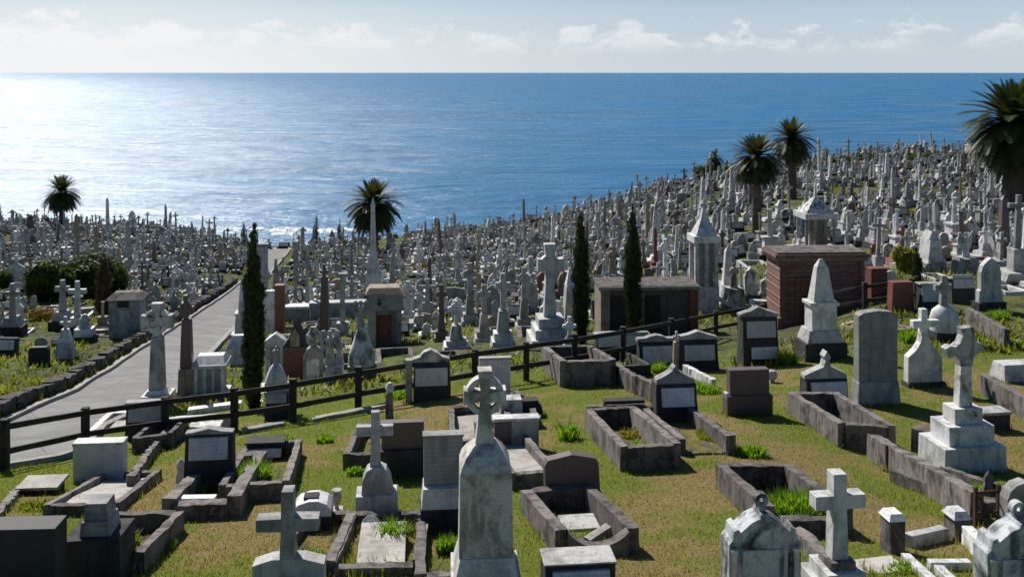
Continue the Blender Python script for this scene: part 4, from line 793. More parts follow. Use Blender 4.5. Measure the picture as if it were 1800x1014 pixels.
ped_cross(921, 580, 470, 'leaning grey pedestal cross left of the great white cross', 16, 13, True, 'grey')
m = Mon('great_cross_monument', 'grave monument', 'largest white ringed cross on wide marble steps in the middle, left of the cypresses', 966, 602, 6)
for a, b_, v0, v1, dd in ((930, 1003, 604, 588, 1.9), (937, 996, 588, 572, 1.5), (944, 989, 572, 555, 1.1)): m.box('step', a, b_, v0, v1, dd, 'marble')
m.cross('cross', 966, 556, 428, 14, 474, 456, 944, 990, .4, 'marble', ring=(18, 12), flare=3, sb=22)
m = Mon('pointed_monument', 'grave monument', 'white pointed pedestal monument just right of the great white cross', 1003, 580, 6); m.box('base', 986, 1018, 582, 560, 1.0, 'marble'); m.box('body', 990, 1014, 560, 500, .8, 'marble', top=(994, 1010)); m.box('peak', 994, 1010, 500, 470, .6, 'marble', top=(1000, 1004), d2=.1)
# brown tomb below the statues
m = Mon('granite_mausoleum', 'mausoleum', 'wide dark brown granite tomb with a pale sunlit left end, behind the cypresses', 1133, 585, 3)
m.box('sunlit_left_end', 1050, 1066, 588, 500, 2.0, 'sand'); m.box('back_wall', 1066, 1219, 588, 500, 1.75, 'brown', yo=.05); m.box('right_pier', 1204, 1219, 586, 500, .3, 'red', yo=-.85)  # left end in paler stone: the sunlight on it is put into the colour
for x_ in (1080, 1118, 1140, 1180): m.box('panel', x_-14, x_+14, 572, 512, .06, 'darkgran' if x_ in (1080, 1140) else 'brown', yo=-.86)
m.box('roof_slab', 1047, 1221, 500, 494, 1.95, 'kerb'); m.box('roof_edge', 1046, 1222, 501, 495, .1, 'ledger', yo=-1.0)
m = Mon('statue_group', 'statue', 'pale carved statue group standing above the brown granite tomb', 1088, 512, 6); m.box('base', 1058, 1120, 514, 480, 1.4, 'grey', top=(1066, 1112)); m.figure('statue', 1077, 482, 432, 'sand', arm=0); m.figure('statue', 1098, 482, 426, 'stained', arm=1); m.figure('statue', 1063, 484, 448, 'marble', arm=0)
# white tower
m = Mon('tabernacle_monument', 'grave monument', 'very tall white marble tower monument with niches and pointed top right of the brown tomb', 1237, 548, 6)
m.box('plinth', 1214, 1258, 550, 500, 1.3, 'marble'); m.box('niche_wall', 1222, 1251, 500, 424, .7, 'grey')
for x_ in (1219, 1237, 1254): m.box('column', x_-3, x_+3, 500, 424, .2, 'marble', yo=-.5); m.box('column', x_-3, x_+3, 500, 424, .2, 'marble', yo=.5)
m.box('entablature', 1213, 1260, 424, 412, 1.35, 'marble'); m.box('spire', 1218, 1256, 412, 385, 1.1, 'marble', top=(1230, 1244), d2=.4); m.box('spire', 1230, 1244, 385, 368, .4, 'marble', top=(1234, 1240), d2=.2); m.cross('cross', 1237, 368, 350, 3, 362, 358, 1231, 1243, .12, 'marble')
m = Mon('mossy_monument', 'statue', 'leaning grey statue monument between the white tower and the big banded tomb', 1290, 545, 8); m.box('base', 1270, 1306, 547, 505, 1.0, 'stained', top=(1275, 1303)); m.figure('statue', 1290, 506, 462, 'stained', arm=0)
m = Mon('marble_beam', 'kerb stone', 'long white marble beam sloping down beside the fence right of the brown tomb', 1278, 548, 8); mb = MB(); mb.bar((m.X(1256), 0.4, (548-522)/m.s-.1), (m.X(1300), -.5, (548-545)/m.s), .3, .18, .0, 2, 0); m.fin('beam', mb, 'marble'); m._e(1256, 1300, 520)
# banded tomb
m = Mon('banded_mausoleum', 'mausoleum', 'big banded reddish sandstone tomb with a flat overhanging roof at the right', 1430, 557, 3)
m.box('plinth', 1353, 1510, 560, 548, 2.0, 'brick'); m.box('wall', 1358, 1506, 548, 452, 1.8, 'brick')
for v_ in (532, 516, 500, 484, 468): m.box('band', 1357, 1507, v_, v_-2.5, 1.86, 'brickpale')
m.box('cornice', 1352, 1512, 452, 446, 1.95, 'brickpale'); m.box('cornice', 1349, 1515, 446, 440, 2.0, 'brick'); m.box('parapet', 1354, 1510, 440, 437, 1.75, 'kerb'); d_ = m.box('door', 1390, 1408, 548, 484, .1, 'door', yo=-.92); m.box('door_frame', 1385, 1390, 548, 484, .2, 'brick', yo=-.93); m.box('door_frame', 1408, 1413, 548, 484, .2, 'brick', yo=-.93); m.box('door_frame', 1384, 1414, 484, 479, .22, 'brick', yo=-.93)
for x0_, x1_ in ((1361, 1368), (1430, 1437), (1497, 1504)): m.box('pilaster', x0_, x1_, 548, 452, .12, 'brick', yo=-.94)
m = Mon('canopy_monument', 'grave monument', 'pale canopy monument with columns and pointed top behind the banded tomb', 1436, 440, 6)
m.box('base', 1392, 1474, 450, 434, 2.4, 'marble'); m.box('inner_shrine', 1418, 1450, 434, 384, .8, 'sand')
for x_ in (1409, 1425, 1444, 1459):
    for y_ in (-.8, .8): m.lathe('column', x_, [(3.2, 434), (2.8, 430), (2.6, 386), (3.6, 382)], 'grey', n=8, yo=y_)
m.box('entablature', 1404, 1464, 382, 372, 2.3, 'marble'); m.box('roof', 1408, 1460, 372, 348, 1.8, 'stained', top=(1428, 1438), d2=.4); m.box('finial', 1430, 1436, 352, 325, .3, 'marble', top=(1432, 1434), d2=.1)
m = Mon('slope_tall_monument', 'grave monument', 'tall pale pedestal monument with urn at the right, between yellow bush and palm', 1636, 478, 6); m.box('base', 1618, 1654, 480, 458, 1.2, 'stained'); m.box('body', 1622, 1650, 458, 420, 1.0, 'marble', top=(1626, 1646)); m.box('body', 1626, 1646, 420, 405, .7, 'marble', top=(1632, 1640)); m.lathe('urn', 1636, [(3, 405), (6, 398), (2, 390)], 'marble', n=10)
m = Mon('slope_angel', 'statue', 'white angel statue on a pedestal at the right, above the small white tablets', 1697, 480, 6); m.box('base', 1680, 1714, 482, 452, 1.1, 'grey', top=(1684, 1710)); m.figure('statue', 1698, 453, 408, 'marble', wings=True, arm=1)
# ---------------------------------------------------------------- fence
FP = [(-110, 842), (8, 828), (150, 792), (290, 770), (412, 757), (515, 742), (630, 720), (738, 702), (835, 684), (925, 669), (1010, 654), (1095, 636), (1180, 615), (1258, 594), (1345, 576), (1432, 562), (1520, 548), (1610, 536)]
fp = [at(*p) for p in FP]; fo = tag(empty('timber_fence', fp[1]), 'dark two-rail timber fence crossing the cemetery between the road and the grass', 'fence'); org = fp[1].copy()
tops = []
for p in fp:
    mb = MB(); hh = 1.12+random.uniform(-.03, .03); q = p-org; mb.taper(q.x-.085, q.x+.085, q.z-.3, q.z+hh, q.y-.075, q.y+.075); me = mb.mesh('fence_post', M['wood']); roughen(me, .006, 2); link('fence_post', me, fo)
    SPOTS.append((p.x, p.y, .6)); tops.append(q)
for a, b_ in zip(tops, tops[1:]):
    for hh in (.92, .38):
        mb = MB(); mb.bar(a+Vector((0, -.1, hh)), b_+Vector((0, -.11, hh)), .06, .135, 0.0, 6, .006); link('fence_rail', mb.mesh('fence_rail', M['wood']), fo, .01)
# ---------------------------------------------------------------- vegetation
def palm(u, v, vt, cw, tw, label, nf=90, ch=None, group='palms standing over the graves'):
    p = at(u, v); s = FPX/p.y; H = (v-vt)/s; CW = cw/s; CH = (ch or cw*.95)/s
    o = tag(empty('palm_tree', p), label, 'palm tree', group); SPOTS.append((p.x, p.y, 1.6)); zc = H-CH*.42
    mb = MB(); prof = []; n = 22; r0 = tw/s/2
    for i in range(n): q = i/(n-1); prof.append((r0*(1.35-.4*q+.12*(i % 2)) if q < .85 else r0*(1.0+2.2*(q-.85)+.1*(i % 2)), -0.4+(zc+.1)*q+.2))
    mb.lathe(prof, 0, 0, 12); link('trunk', mb.mesh('trunk', M['bark'], True), o)
    vs = []; fs = []; ms = []
    for k in range(nf):
        q = (k+.5)/nf; el = R(84-158*q**.8)+random.uniform(-.12, .12); az = k*2.39996+random.uniform(-.25, .25); L = CW*.565*(random.uniform(.88, 1.08))*(1.0 if q < .8 else .8)
        if q < .25: L *= .72+1.1*q
        d = Vector((math.cos(az)*math.cos(el), math.sin(az)*math.cos(el), math.sin(el))); pos = Vector((0, 0, zc+CH*.03)); seg = 9; rach = [pos.copy()]; dd = d.copy()
        for i in range(seg): dd = (dd+Vector((0, 0, -.05-.09*min(1, q*2.2)))).normalized(); pos = pos+dd*L/seg; rach.append(pos.copy())
        mi = 1 if q > .86 and random.random() < .8 else 0
        for i in range(1, seg+1):
            a, b_ = rach[i-1], rach[i]; t = (b_-a).normalized(); side = t.cross(Vector((0, 0, 1)))
            if side.length < .05: side = Vector((-math.sin(az), math.cos(az), 0))
            side.normalize(); up = side.cross(t).normalized()
            for sub in (0.0, .33, .66):
                c_ = a.lerp(b_, sub); ll = L*.24*math.sin(math.pi*min(1, .16+.8*(i-1+sub)/seg))*random.uniform(.8, 1.15); wd = L*.024
                for sg in (-1, 1):
                    tip = c_+side*sg*ll*.75+t*ll*.6+up*ll*.12; qv = len(vs); vs += [c_-t*wd, c_+t*wd, tip]; fs.append((qv, qv+1, qv+2)); ms.append(mi)
            qv = len(vs); wd = L*.008; vs += [a-side*wd, a+side*wd, b_+side*wd*.7, b_-side*wd*.7]; fs.append((qv, qv+1, qv+2, qv+3)); ms.append(mi)
    me = bpy.data.meshes.new('crown'); me.from_pydata(vs, [], fs); me.materials.append(M['palm']); me.materials.append(M['palmdead']); me.polygons.foreach_set('material_index', ms); link('crown', me, o); return o
palm(109, 400, 309, 76, 8, 'small round palm standing alone on the left skyline against the glittering sea', 130, 76)
palm(657, 446, 304, 112, 12, 'dense dark palm behind the slender spire in the left middle', 170, 140)
palm(1330, 410, 233, 108, 13, 'dark palm with tall bare trunk, left of the close pair on the right slope', 160, 112)
palm(1392, 350, 208, 92, 12, 'palm standing right behind the other one on the right slope, higher against the sea', 140, 92)
palm(1257, 306, 258, 42, 6, 'small palm beyond the graves at the skyline, left of the close pair', 60, 34)
palm(1784, 386, 138, 190, 34, 'largest palm with a thick trunk at the right edge, rising above the horizon', 230, 200)
def leafcloud(name, p, blobs, leafs, size, mat, up=0.0, core=None):
    vs = []; fs = []
    tot = sum(b_[3]*b_[4]*b_[5] for b_ in blobs)
    for (cx, cy, cz, rx, ry, rz) in blobs:
        for k in range(max(20, int(leafs*rx*ry*rz/tot))):
            v = Vector((random.gauss(0, 1), random.gauss(0, 1), random.gauss(0, 1))).normalized(); r = random.uniform(.72, 1.06)*(1+.22*noise.noise(v*2.5+Vector((cx, cy, cz))))
            c_ = Vector((cx+v.x*rx*r, cy+v.y*ry*r, cz+v.z*rz*r)); n_ = (v+Vector((random.uniform(-.8, .8),)*3)+Vector((0, 0, up))).normalized(); a = n_.orthogonal().normalized(); a.rotate(Matrix.Rotation(random.uniform(0, 6.28), 3, n_)); b_ = n_.cross(a)
            if up: a = (Vector((0, 0, 1))+a*.4+v*.35).normalized(); b_ = a.cross(v).normalized()
            L = size*random.uniform(.6, 1.3); W = L*(.28 if up else .5); q = len(vs); vs += [c_-a*L*.5, c_+b_*W, c_+a*L*.6, c_-b_*W]; fs.append((q, q+1, q+2, q+3))
    me = bpy.data.meshes.new(name); me.from_pydata(vs, [], fs); me.materials.append(M[mat]); return me
def cypress(u, v, vt, w, label, mat='cypress', name='cypress_tree', leafs=5200):
    p = at(u, v); s = FPX/p.y; H = (v-vt)/s; r = w/s/2; o = tag(empty(name, p), label, 'cypress tree'); SPOTS.append((p.x, p.y, .8))
    mb = MB(); mb.tube([(0, 0, -.2), (0, 0, H*.5), (0, 0, H*.93)], [r*.22, r*.15, r*.04]); link('trunk', mb.mesh('trunk', M['bark']), o)
    blobs = []; n = int(H/r*1.1)
    for i in range(n):
        q = (i+.3)/n; rr = r*(1.0-.1*math.sin(i*2.1))*(min(1, .62+q*1.8) if q < .25 else (1.0 if q < .6 else max(.16, 1.02-(q-.6)*2.1)))
        blobs.append((random.uniform(-.16, .16)*r, random.uniform(-.16, .16)*r, H*(.03+.95*q), rr, rr, H/n*1.15))
    link('crown', leafcloud('crown', p, blobs, leafs, r*.42, mat, up=.6), o)
cypress(445, 716, 396, 38, 'tallest dark column cypress on the left, standing right of the road behind the fence', leafs=9000)
cypress(1022, 604, 368, 30, 'thin dark column cypress in the middle, left of two near the brown tomb', leafs=6500)
cypress(1113, 600, 360, 31, 'thin dark column cypress in front of the brown tomb, right of two', leafs=6500)
cypress(1612, 500, 438, 18, 'small dark cone-shaped cypress beside the yellow green bush on the right slope', leafs=1800)
cypress(183, 565, 447, 26, 'narrow brown dying column cypress between the round hedges and the chapel tomb', 'deadcyp', leafs=3500)
for (u, v, vt, w_, L) in ((556, 432, 374, 9, 'slim dark cypress on the skyline, left end of the row by the surf'), (597, 440, 384, 9, 'slim dark cypress on the skyline left of the dense palm'), (428, 440, 390, 10, 'slim dark cypress on the skyline above the tallest cypress')):
    cypress(u, v, vt, w_, L, 'cypress', leafs=900)
def bush(u, v, w, h, label, mat, name='bush', cat='bush', leafs=3200, dep=.8, nb=6, size=None, group=None):
    p = at(u, v); s = FPX/p.y; W, H = w/s, h/s; o = tag(empty(name, p), label, cat, group); bl = [(0, 0, H*.45, W*.40, W*.4*dep, H*.5)]
    for k in range(nb): a = random.uniform(0, 6.28); q = random.uniform(.2, .34); bl.append((math.cos(a)*W*.26, math.sin(a)*W*.26*dep, H*random.uniform(.3, .68), W*q, W*q*dep, H*q*1.15))
    link('foliage', leafcloud('foliage', p, bl, leafs, size or min(W, H)*.09, mat), o)
    mb = MB()
    for k in range(3): a = k*2.1; mb.tube([(0, 0, -.1), (math.cos(a)*W*.12, math.sin(a)*W*.1, H*.3), (math.cos(a)*W*.25, math.sin(a)*W*.2, H*.6)], [W*.03, W*.02, W*.008], 6)
    link('stem', mb.mesh('stem', M['bark']), o); SPOTS.append((p.x, p.y, W*.4)); return o
bush(82, 528, 96, 74, 'large round dark green hedge left of its pair, on the left slope', 'hedge', leafs=12000, size=.2)
bush(174, 524, 110, 74, 'large round dark green hedge right of its pair, behind the brown cypress', 'hedge', leafs=12000, size=.2)
bush(0, 512, 40, 40, 'round green hedge cut off by the left edge', 'hedge', leafs=3000, size=.17)
bush(1592, 480, 44, 48, 'bright yellow green bush beside the small cone cypress on the right slope', 'yellowbush', leafs=2600)
bush(1236, 318, 44, 30, 'dark low bush at the skyline left of the small palm', 'hedge', leafs=1500)
bush(1280, 312, 30, 22, 'dark low bush at the skyline right of the small palm', 'hedge', leafs=1000)
for u_, w_, h_, L_ in ((1405, 46, 14, 'low dark scrub on the skyline just right of the close palms'), (1480, 60, 14, 'low dark scrub on the right skyline, left of a reddish clump'), (1545, 70, 16, 'low dark scrub in the middle of the right skyline'), (1615, 70, 15, 'long low dark scrub on the right skyline near the big palm'), (1680, 60, 14, 'low dark scrub on the skyline touching the big palm')):
    bush(u_, float(at(u_, 278).y*0+286 if u_ < 1450 else 277), w_, h_, L_, 'hedge', leafs=900, size=.3, nb=5)
bush(76, 562, 66, 24, 'low bush with orange-brown leaves behind the left crosses', 'orange', leafs=1500, size=.1)
bush(745, 478, 46, 16, 'low orange-brown tinted bush in the middle distance left of the slim grey cross', 'orange', leafs=900, size=.12)
bush(790, 530, 60, 40, 'dark green shrub behind the slim grey cross in the middle', 'hedge', leafs=1800, size=.12)
bush(575, 505, 34, 26, 'bright yellow green bush between the dark column and the road end', 'yellowbush', leafs=1200)
bush(755, 568, 50, 30, 'bright green weeds left of the brown cross column in the middle', 'yellowbush', leafs=1200, size=.07)
# ---------------------------------------------------------------- the crowd of graves on the slopes
def proto_cross(k, mats):
    H = (2.1, 1.7, 2.5, 1.9, 2.9)[k]; ring = k in (0, 2); mb = MB(); b_ = .30+.08*k
    mb.taper(-b_*1.3, b_*1.3, -.5, .22, -b_, b_); st = MB(); st.taper(-b_, b_, .22, .5, -b_*.75, b_*.75, -b_*.85, b_*.85)
    if k == 4: st.taper(-.2, .2, .5, 1.2, -.2, .2)
    z0 = 1.2 if k == 4 else (.5 if k != 1 else .5); 
    if k in (0, 3): st.taper(-b_*.6, b_*.6, .5, .95, -.18, .18, -b_*.35, b_*.35, -.12, .12); z0 = .95
    c_ = MB(); w_ = .075; a = H-.32; x_ = .27+.02*k
    c_.extr([(-w_*1.3, z0), (w_*1.3, z0), (w_, a-.08), (x_, a-.1), (x_, a+.06), (w_, a+.05), (w_*1.1, H), (-w_*1.1, H), (-w_, a+.05), (-x_, a+.06), (-x_, a-.1), (-w_, a-.08)], -.07, .07)
    if ring: c_.ring(0, a, .2, .13, -.05, .05, 14)
    return [('footing', mb, 'dark' if k != 3 else mats[0]), ('pedestal', st, mats[0]), ('cross', c_, mats[0])]
def proto_head(k, mats):
    H = (1.15, 1.5, 1.0, 1.35, 1.7)[k]; W = (.34, .33, .42, .3, .36)[k]; b_ = MB(); b_.taper(-W*1.25, W*1.25, -.5, .26, -.2, .2); s_ = MB()
    if k == 0: P = [(-W, .26), (W, .26)]+[(W*math.cos(t), H-W*.8+W*.8*math.sin(t)) for t in [i*math.pi/8 for i in range(9)]]
    elif k == 1: P = [(-W, .26), (W, .26), (W, H-.5), (W*.7, H-.2), (0, H), (-W*.7, H-.2), (-W, H-.5)]
    elif k == 2: P = [(-W, .26), (W, .26), (W, H-.06), (W*.4, H-.02), (0, H), (-W*.4, H-.02), (-W, H-.06)]
    elif k == 3: P = [(-W, .26), (W, .26), (W, H-.35), (W*.8, H-.3), (W*.7, H-.16), (W*.3, H-.12), (0, H), (-W*.3, H-.12), (-W*.7, H-.16), (-W*.8, H-.3), (-W, H-.35)]
    else: P = [(-W, .26), (W, .26), (W, 1.0), (W*.4, 1.18), (.06, 1.25), (.06, 1.42), (.2, 1.42), (.2, 1.52), (.06, 1.52), (.06, H), (-.06, H), (-.06, 1.52), (-.2, 1.52), (-.2, 1.42), (-.06, 1.42), (-.06, 1.25), (-W*.4, 1.18), (-W, 1.0)]
    s_.extr(P, -.08, .08); return [('base', b_, 'dark' if k in (0, 3) else mats[0]), ('slab', s_, mats[0])]
def proto_obel(k, mats):
    H = (2.7, 3.5, 2.3, 4.2)[k]; w_ = .42+.05*k; a = MB(); a.taper(-w_, w_, -.6, .3, -w_, w_); b_ = MB(); b_.taper(-w_*.75, w_*.75, .3, .95, -w_*.75, w_*.75, -w_*.62, w_*.62, -w_*.62, w_*.62); b_.taper(-w_*.72, w_*.72, .95, 1.03, -w_*.72, w_*.72)
    c_ = MB(); q = w_*(.48 if k != 3 else .3); c_.taper(-q, q, 1.03, H-.25, -q, q, -q*.6, q*.6, -q*.6, q*.6); c_.taper(-q*.6, q*.6, H-.25, H, -q*.6, q*.6, -.01, .01, -.01, .01); return [('footing', a, mats[0]), ('pedestal', b_, mats[0]), ('shaft', c_, mats[0])]
def proto_urn(k, mats):
    a = MB(); w_ = .48+.04*k; a.taper(-w_, w_, -.6, .28, -w_, w_); b_ = MB(); b_.taper(-w_*.8, w_*.8, .28, .5, -w_*.8, w_*.8); b_.taper(-w_*.55, w_*.55, .5, 1.15, -w_*.55, w_*.55, -w_*.45, w_*.45, -w_*.45, w_*.45); b_.taper(-w_*.62, w_*.62, 1.15, 1.25, -w_*.62, w_*.62)
    c_ = MB()
    if k == 0: c_.lathe([(.09, 1.25), (.07, 1.35), (.2, 1.55), (.2, 1.68), (.12, 1.74), (.06, 1.86), (.01, 1.92)], 0, 0, 9); nm = 'urn'
    elif k == 1: c_.lathe([(.2, 1.25), (.18, 1.5), (.13, 1.8), (.17, 2.0), (.12, 2.12), (.05, 2.17), (.09, 2.28), (.05, 2.38), (.01, 2.4)], 0, 0, 9, .7); nm = 'statue'
    elif k == 2: c_.taper(-w_*.5, w_*.5, 1.25, 1.7, -w_*.5, w_*.5, -.03, .03, -.03, .03); nm = 'spire'
    else: c_.lathe([(.14, 1.25), (.12, 1.35), (.10, 2.6), (.15, 2.68), (.15, 2.75)], 0, 0, 9); nm = 'column'
    return [('footing', a, 'dark' if k != 2 else mats[0]), ('pedestal', b_, mats[0]), (nm, c_, mats[0])]
def proto_desk(k, mats):
    a = MB(); w_ = .42+.05*k; h_ = .62+.14*k; a.taper(-w_, w_, -.5, h_, -.25, .25, -w_*.97, w_*.97, -.12, .25); c_ = MB(); c_.taper(-w_*.82, w_*.82, h_*.42, h_*.93, -.245, -.1, -w_*.82, w_*.82, -.18, 0); return [('base', a, 'dark'), ('tablet', c_, 'tablet')]
def proto_kerb(k, mats):
    a = []; W = (.5, .6)[k % 2]; h_ = (.28, .36, .24)[k]; out = []
    for nm, p0, p1 in (('side_kerb', (-W, .1), (-W, -2.1)), ('side_kerb', (W, .1), (W, -2.1)), ('end_kerb', (-W, -2.1), (W, -2.1)), ('end_kerb', (-W, .1), (W, .1))):
        mb = MB(); mb.bar((*p0, 0), (*p1, 0), .16, h_-(.01 if nm[0] == 'e' else 0), .5, 1, .0); out.append((nm, mb, 'kerb' if k else 'marble'))
    if k == 2: mb = MB(); mb.taper(-W*.8, W*.8, -.3, .16, -2.0, 0); out.append(('ledger', mb, 'ledger'))
    return out
MATS = ['marble', 'grey', 'stained', 'grey', 'marble', 'grey', 'stained', 'grey', 'marble', 'sand', 'grey', 'brown', 'stained', 'marble', 'grey', 'grey', 'red', 'stained']
KIND = {'cross': (proto_cross, 5, 'stone_cross', 'grave cross', 2.4, .45), 'head': (proto_head, 5, 'headstone', 'headstone', 1.4, .4), 'obel': (proto_obel, 4, 'obelisk', 'obelisk', 3.0, .5),
        'urn': (proto_urn, 4, 'pedestal_monument', 'grave monument', 2.1, .5), 'desk': (proto_desk, 3, 'tablet_block', 'grave block', .8, .45), 'kerb': (proto_kerb, 3, 'grave_kerb', 'grave kerb', .3, .6)}
CACHE = {}
def whole(kind, k, mt):
    key = (kind, k, mt, 'w')
    if key not in CACHE:
        mb = MB(); names = []; 
        for nm, b_, m_ in KIND[kind][0](k, [mt]):
            if m_ not in names: names.append(m_)
            mb.add(b_.v, b_.f, names.index(m_))
        CACHE[key] = (mb.mesh(KIND[kind][2], [M[n_] for n_ in names]), mb, names)
    return CACHE[key]
def pieces(kind, k, mt):
    key = (kind, k, mt, 'p')
    if key not in CACHE: CACHE[key] = [(nm, b_.mesh(nm, M[m_])) for nm, b_, m_ in KIND[kind][0](k, [mt])]
    return CACHE[key]
rs = random.Random(11)
VEG = [(472, 512, 430, 452), (470, 508, 430, 480), (344, 420, 480, 600), (40, 122, 465, 522), (124, 218, 465, 520), (0, 18, 470, 510), (1574, 1612, 435, 478), (1604, 1622, 440, 498), (1316, 1344, 320, 405), (640, 672, 390, 444), (1765, 1800, 280, 384), (172, 195, 450, 562), (45, 108, 540, 560), (192, 258, 510, 590), (1405, 1465, 345, 436), (1215, 1260, 370, 546), (1062, 1118, 430, 500)]
def blocked(x, y, u, v, hp, wp):
    if inpoly(x, y, ROADW): return True
    for (a, b_, r) in SPOTS:
        if (a-x)**2+(b_-y)**2 < (r+.45)**2: return True
    for (x0, x1, vt, vb) in VEG:
        if v > vb+1 and u+wp > x0 and u-wp < x1 and v-hp < vb-(vb-vt)*.25: return True
    for m_, vb in RECTS:
        if v > vb+1 and m_.ext[0] < u+wp and m_.ext[1] > u-wp:
            if v-hp < vb-4 and v > m_.ext[2]: return True
    return False
cand = []; yy = 29.0; row = 0
DX = 1.5; DY = 1.9
while yy < 172:
    xx = -yy*.56-6+(row % 2)*.6
    while xx < yy*.56+4:
        xx += DX*rs.uniform(.72, 1.3); x = xx+.09*yy*0; y = yy+rs.uniform(-.55, .55)
        u0_ = CU+FPX*x/y
        if y > float(np.interp(u0_, EDGE[0], EDGE[1]))+1.5: continue
        zz = gz(x, y); u, v = proj(x, y, zz)
        if u < -60 or u > 1870: continue
        fv = float(np.interp(u, [p[0] for p in FP], [p[1] for p in FP]))
        if v > fv-14: continue
        if u > 1000 and v > float(np.interp(u, [1000, 1250, 1340, 1600, 1800], [628, 560, 545, 520, 560])): continue
        if 640 < v and u > 520: continue
        if u < 330 and v > 655: continue
        
        if noise.noise(Vector((x*.09, y*.07, 9.0))) > .36: continue
        cand.append((y, x, zz, u, v))
    yy += DY; row += 1
cand.sort(); cnt = {k: 0 for k in KIND}; CAPK = {'cross': 265, 'head': 270, 'obel': 285, 'urn': 260, 'desk': 270, 'kerb': 275}
rest = {}; 
def side(u): return 'left' if u < 470 else ('middle' if u < 1000 else 'right')
PLACE = {'left': 'on the crowded left slope', 'middle': 'on the crowded middle slope', 'right': 'on the crowded right hillside'}
TONE = {'marble': 'white marble', 'grey': 'grey stone', 'stained': 'dark stained marble', 'sand': 'sandstone', 'brown': 'brown', 'red': 'reddish'}
NOUN = {'cross': 'grave cross on a pedestal', 'head': 'upright headstone', 'obel': 'tapering obelisk', 'urn': 'pedestal monument', 'desk': 'dark grave block with pale tablet', 'kerb': 'low kerb round a grave'}
nplaced = 0
for (y, x, zz, u, v) in cand:
    r = rs.random(); far_ = y > 110
    kind = 'cross' if r < .21 else 'head' if r < .45 else 'obel' if r < .52 else 'urn' if r < .64 else 'desk' if r < .79 else 'kerb' if r < .98 else None
    if kind is None: continue
    if y > 80 and kind in ('desk', 'kerb') and rs.random() < .35: kind = rs.choice(['head', 'cross'])
    sc_ = (rs.uniform(.62, 1.08) if rs.random() < .82 else rs.uniform(1.1, 1.4))*(1-.08*min(1, y/120))
    if kind == 'obel' and rs.random() < .5: sc_ *= .8
    fn, nk, nm, cat, hh, ww = KIND[kind]; s = FPX/y; hp = hh*sc_*s; wp = ww*s
    if blocked(x, y, u, v, hp, wp): continue
    k = rs.randrange(nk); mt = rs.choice(MATS)
    if kind in ('desk', 'kerb'): mt = 'grey'
    if y > 75 and mt == 'red': mt = 'marble'
    rz = R(6+rs.gauss(0, 5)); tl = 2.0 if rs.random() < .85 else 5.0; tilt = (R(rs.gauss(0, tl)), R(rs.gauss(0, tl))); nplaced += 1
    if cnt[kind] < CAPK[kind]:
        cnt[kind] += 1
        dist = 'nearer' if y < 62 else ('distant' if y < 100 else 'far')
        label = f"{dist} {TONE[mt]+' ' if kind not in ('desk', 'kerb') else ''}{NOUN[kind]} {PLACE[side(u)]}"
        grp = f"{NOUN[kind]} crowd, {TONE[mt]} {dist} {side(u)}"
        if y < 62 and kind != 'kerb' or y < 50:
            o = empty(nm, (x, y, zz), rz)
            for pn, me in pieces(kind, k, mt):
                c_ = bpy.data.objects.new(pn, me); sc.collection.objects.link(c_); c_.parent = o
                if y < 50:
                    b_ = c_.modifiers.new('bevel', 'BEVEL'); b_.width = .014; b_.segments = 1; b_.limit_method = 'ANGLE'
        else:
            o = bpy.data.objects.new(nm, whole(kind, k, mt)[0]); sc.collection.objects.link(o); o.location = (x, y, zz)
        o.rotation_euler = (tilt[0], tilt[1], rz); o.scale = (sc_*rs.uniform(.8, 1.35), sc_*rs.uniform(.85, 1.2), sc_*rs.uniform(.85, 1.15)); tag(o, label, cat, grp)
    else: rest.setdefault(kind, []).append((x, y, zz, rz, sc_, k, mt))
RN = {'cross': ('distant_crosses', 'small far grave crosses crowding the slopes up to the skyline'), 'head': ('distant_headstones', 'small far headstones crowding the slopes up to the skyline'), 'obel': ('distant_obelisks', 'small far obelisks rising all over the slopes up to the skyline'), 'urn': ('distant_monuments', 'small far pedestal monuments crowding the slopes up to the skyline'), 'desk': ('distant_tablets', 'small far dark grave blocks scattered over the slopes'), 'kerb': ('distant_kerbs', 'small far grave kerbs scattered over the slopes')}
for kind, L in rest.items():
    V = []; F = []; MI = []; mats = []; off = 0
    for (x, y, zz, rz, s_, k, mt) in L:
        me_, mb, names = whole(kind, k, mt); c_, n_ = math.cos(rz), math.sin(rz); idx = []; wx = rs.uniform(.8, 1.4); wz = rs.uniform(.8, 1.15)
        for nn in names:
            if nn not in mats: mats.append(nn)
            idx.append(mats.index(nn))
        for a, b_, q in mb.v: V.append((x+s_*(a*wx*c_-b_*n_), y+s_*(a*wx*n_+b_*c_), zz+s_*q*wz))
        for f in mb.f: F.append(tuple(i+off for i in f))
        MI += [idx[i] for i in mb.m]; off = len(V)
    me = bpy.data.meshes.new(RN[kind][0]); me.from_pydata(V, [], F)
    for n_ in mats: me.materials.append(M[n_])
    me.polygons.foreach_set('material_index', MI); bm = bmesh.new(); bm.from_mesh(me); bmesh.ops.recalc_face_normals(bm, faces=bm.faces); bm.to_mesh(me); bm.free()
    tag(link(RN[kind][0], me), RN[kind][1], 'far graves', kind='stuff')
print('placed', nplaced, cnt, {k: len(v_) for k, v_ in rest.items()})
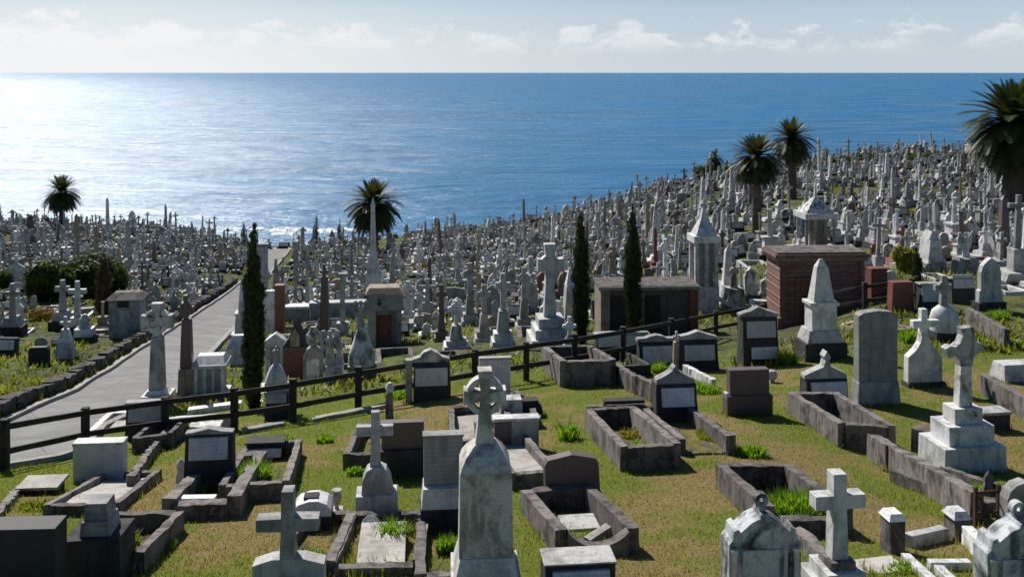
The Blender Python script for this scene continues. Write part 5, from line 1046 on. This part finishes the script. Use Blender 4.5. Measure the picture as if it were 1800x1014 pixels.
# ---------------------------------------------------------------- weeds between the far graves and short grass on the near lawn
vs = []; fs = []; ms = []
def blade(x, y, z, ln, wd, lean, mi):
    a = random.uniform(0, 6.283); dx, dy = math.cos(a), math.sin(a); q = len(vs); vs.extend([(x-dy*wd, y+dx*wd, z-.01), (x+dy*wd, y-dx*wd, z-.01), (x+dx*lean, y+dy*lean, z+ln)]); fs.append((q, q+1, q+2)); ms.append(mi)
for k in range(5200):
    y = 30*(165/30)**random.random(); x = random.uniform(-.56, .56)*y
    if inpoly(x, y, ROADW) or noise.noise(Vector((x*.11, y*.09, 3))) < -.12+.2*random.random(): continue
    if y > float(np.interp(CU+FPX*x/y, EDGE[0], EDGE[1])): continue
    z0 = gz(x, y); W = random.uniform(.25, .8)*(1+y/140); mi = 0 if random.random() < .6 else (1 if random.random() < .6 else 2)
    for j in range(16): blade(x+random.gauss(0, W*.5), y+random.gauss(0, W*.5), z0, random.uniform(.06, .22+.0012*y), .03+.0007*y, random.uniform(0, .25), mi)
me = bpy.data.meshes.new('weeds'); me.from_pydata(vs, [], fs)
for n_ in ('g_green', 'g_olive', 'hedge'): me.materials.append(M[n_])
me.polygons.foreach_set('material_index', ms); tag(link('weeds', me), 'green and yellowish weeds growing between the crowded graves', 'weeds', kind='stuff')
vs = []; fs = []; ms = []
for k in range(150000):
    y = 10.5+20*random.random()**1.15; x = random.uniform(-.6, .6)*y
    if y > 23 and inpoly(x, y, ROADW): continue
    dn = dryness(x, y)+random.gauss(0, .2); mi = 2 if dn > .62 else (1 if dn > .38 else 0)
    blade(x, y, gz(x, y), random.uniform(.02, .06)*(1.35 if mi == 0 else .8), .006+.00012*y, random.uniform(0, .05), mi)
for (a, b_) in EDGES:
    a = Vector(a); b_ = Vector(b_); L_ = (b_-a).length
    if a.y > 62: continue
    big = 2.6 if a.z == 0 else 1.0
    for k in range(int(L_*70)+1):
        q = a.lerp(b_, random.random()); x, y = q.x+random.gauss(0, .07), q.y+random.gauss(0, .07)
        if noise.noise(Vector((x*1.3, y*1.3, 2.2))) < -.15: continue
        blade(x, y, gz(x, y), random.uniform(.05, .17)*big, .007+.00022*y, random.uniform(0, .08), 0 if random.random() < .7 else 1)
for k in range(26000):
    y = 10.5+18*random.random()**1.15; x = random.uniform(-.58, .58)*y
    if noise.noise(Vector((x*.8+9, y*.8, 4.2))) < .28 or (y > 23 and inpoly(x, y, ROAD)): continue
    blade(x, y, gz(x, y), random.uniform(.05, .12), .008+.00012*y, random.uniform(0, .08), 0 if random.random() < .75 else 1)
me = bpy.data.meshes.new('short_grass'); me.from_pydata(vs, [], fs)
for n_ in ('g_green', 'g_olive', 'g_straw'): me.materials.append(M[n_])
me.polygons.foreach_set('material_index', ms); tag(link('short_grass', me), 'short patchy green and straw coloured grass on the near lawn', 'grass', kind='stuff')
for o in sc.objects:
    if o.parent is None and 'category' in o and 'kind' not in o: o['kind'] = 'thing'
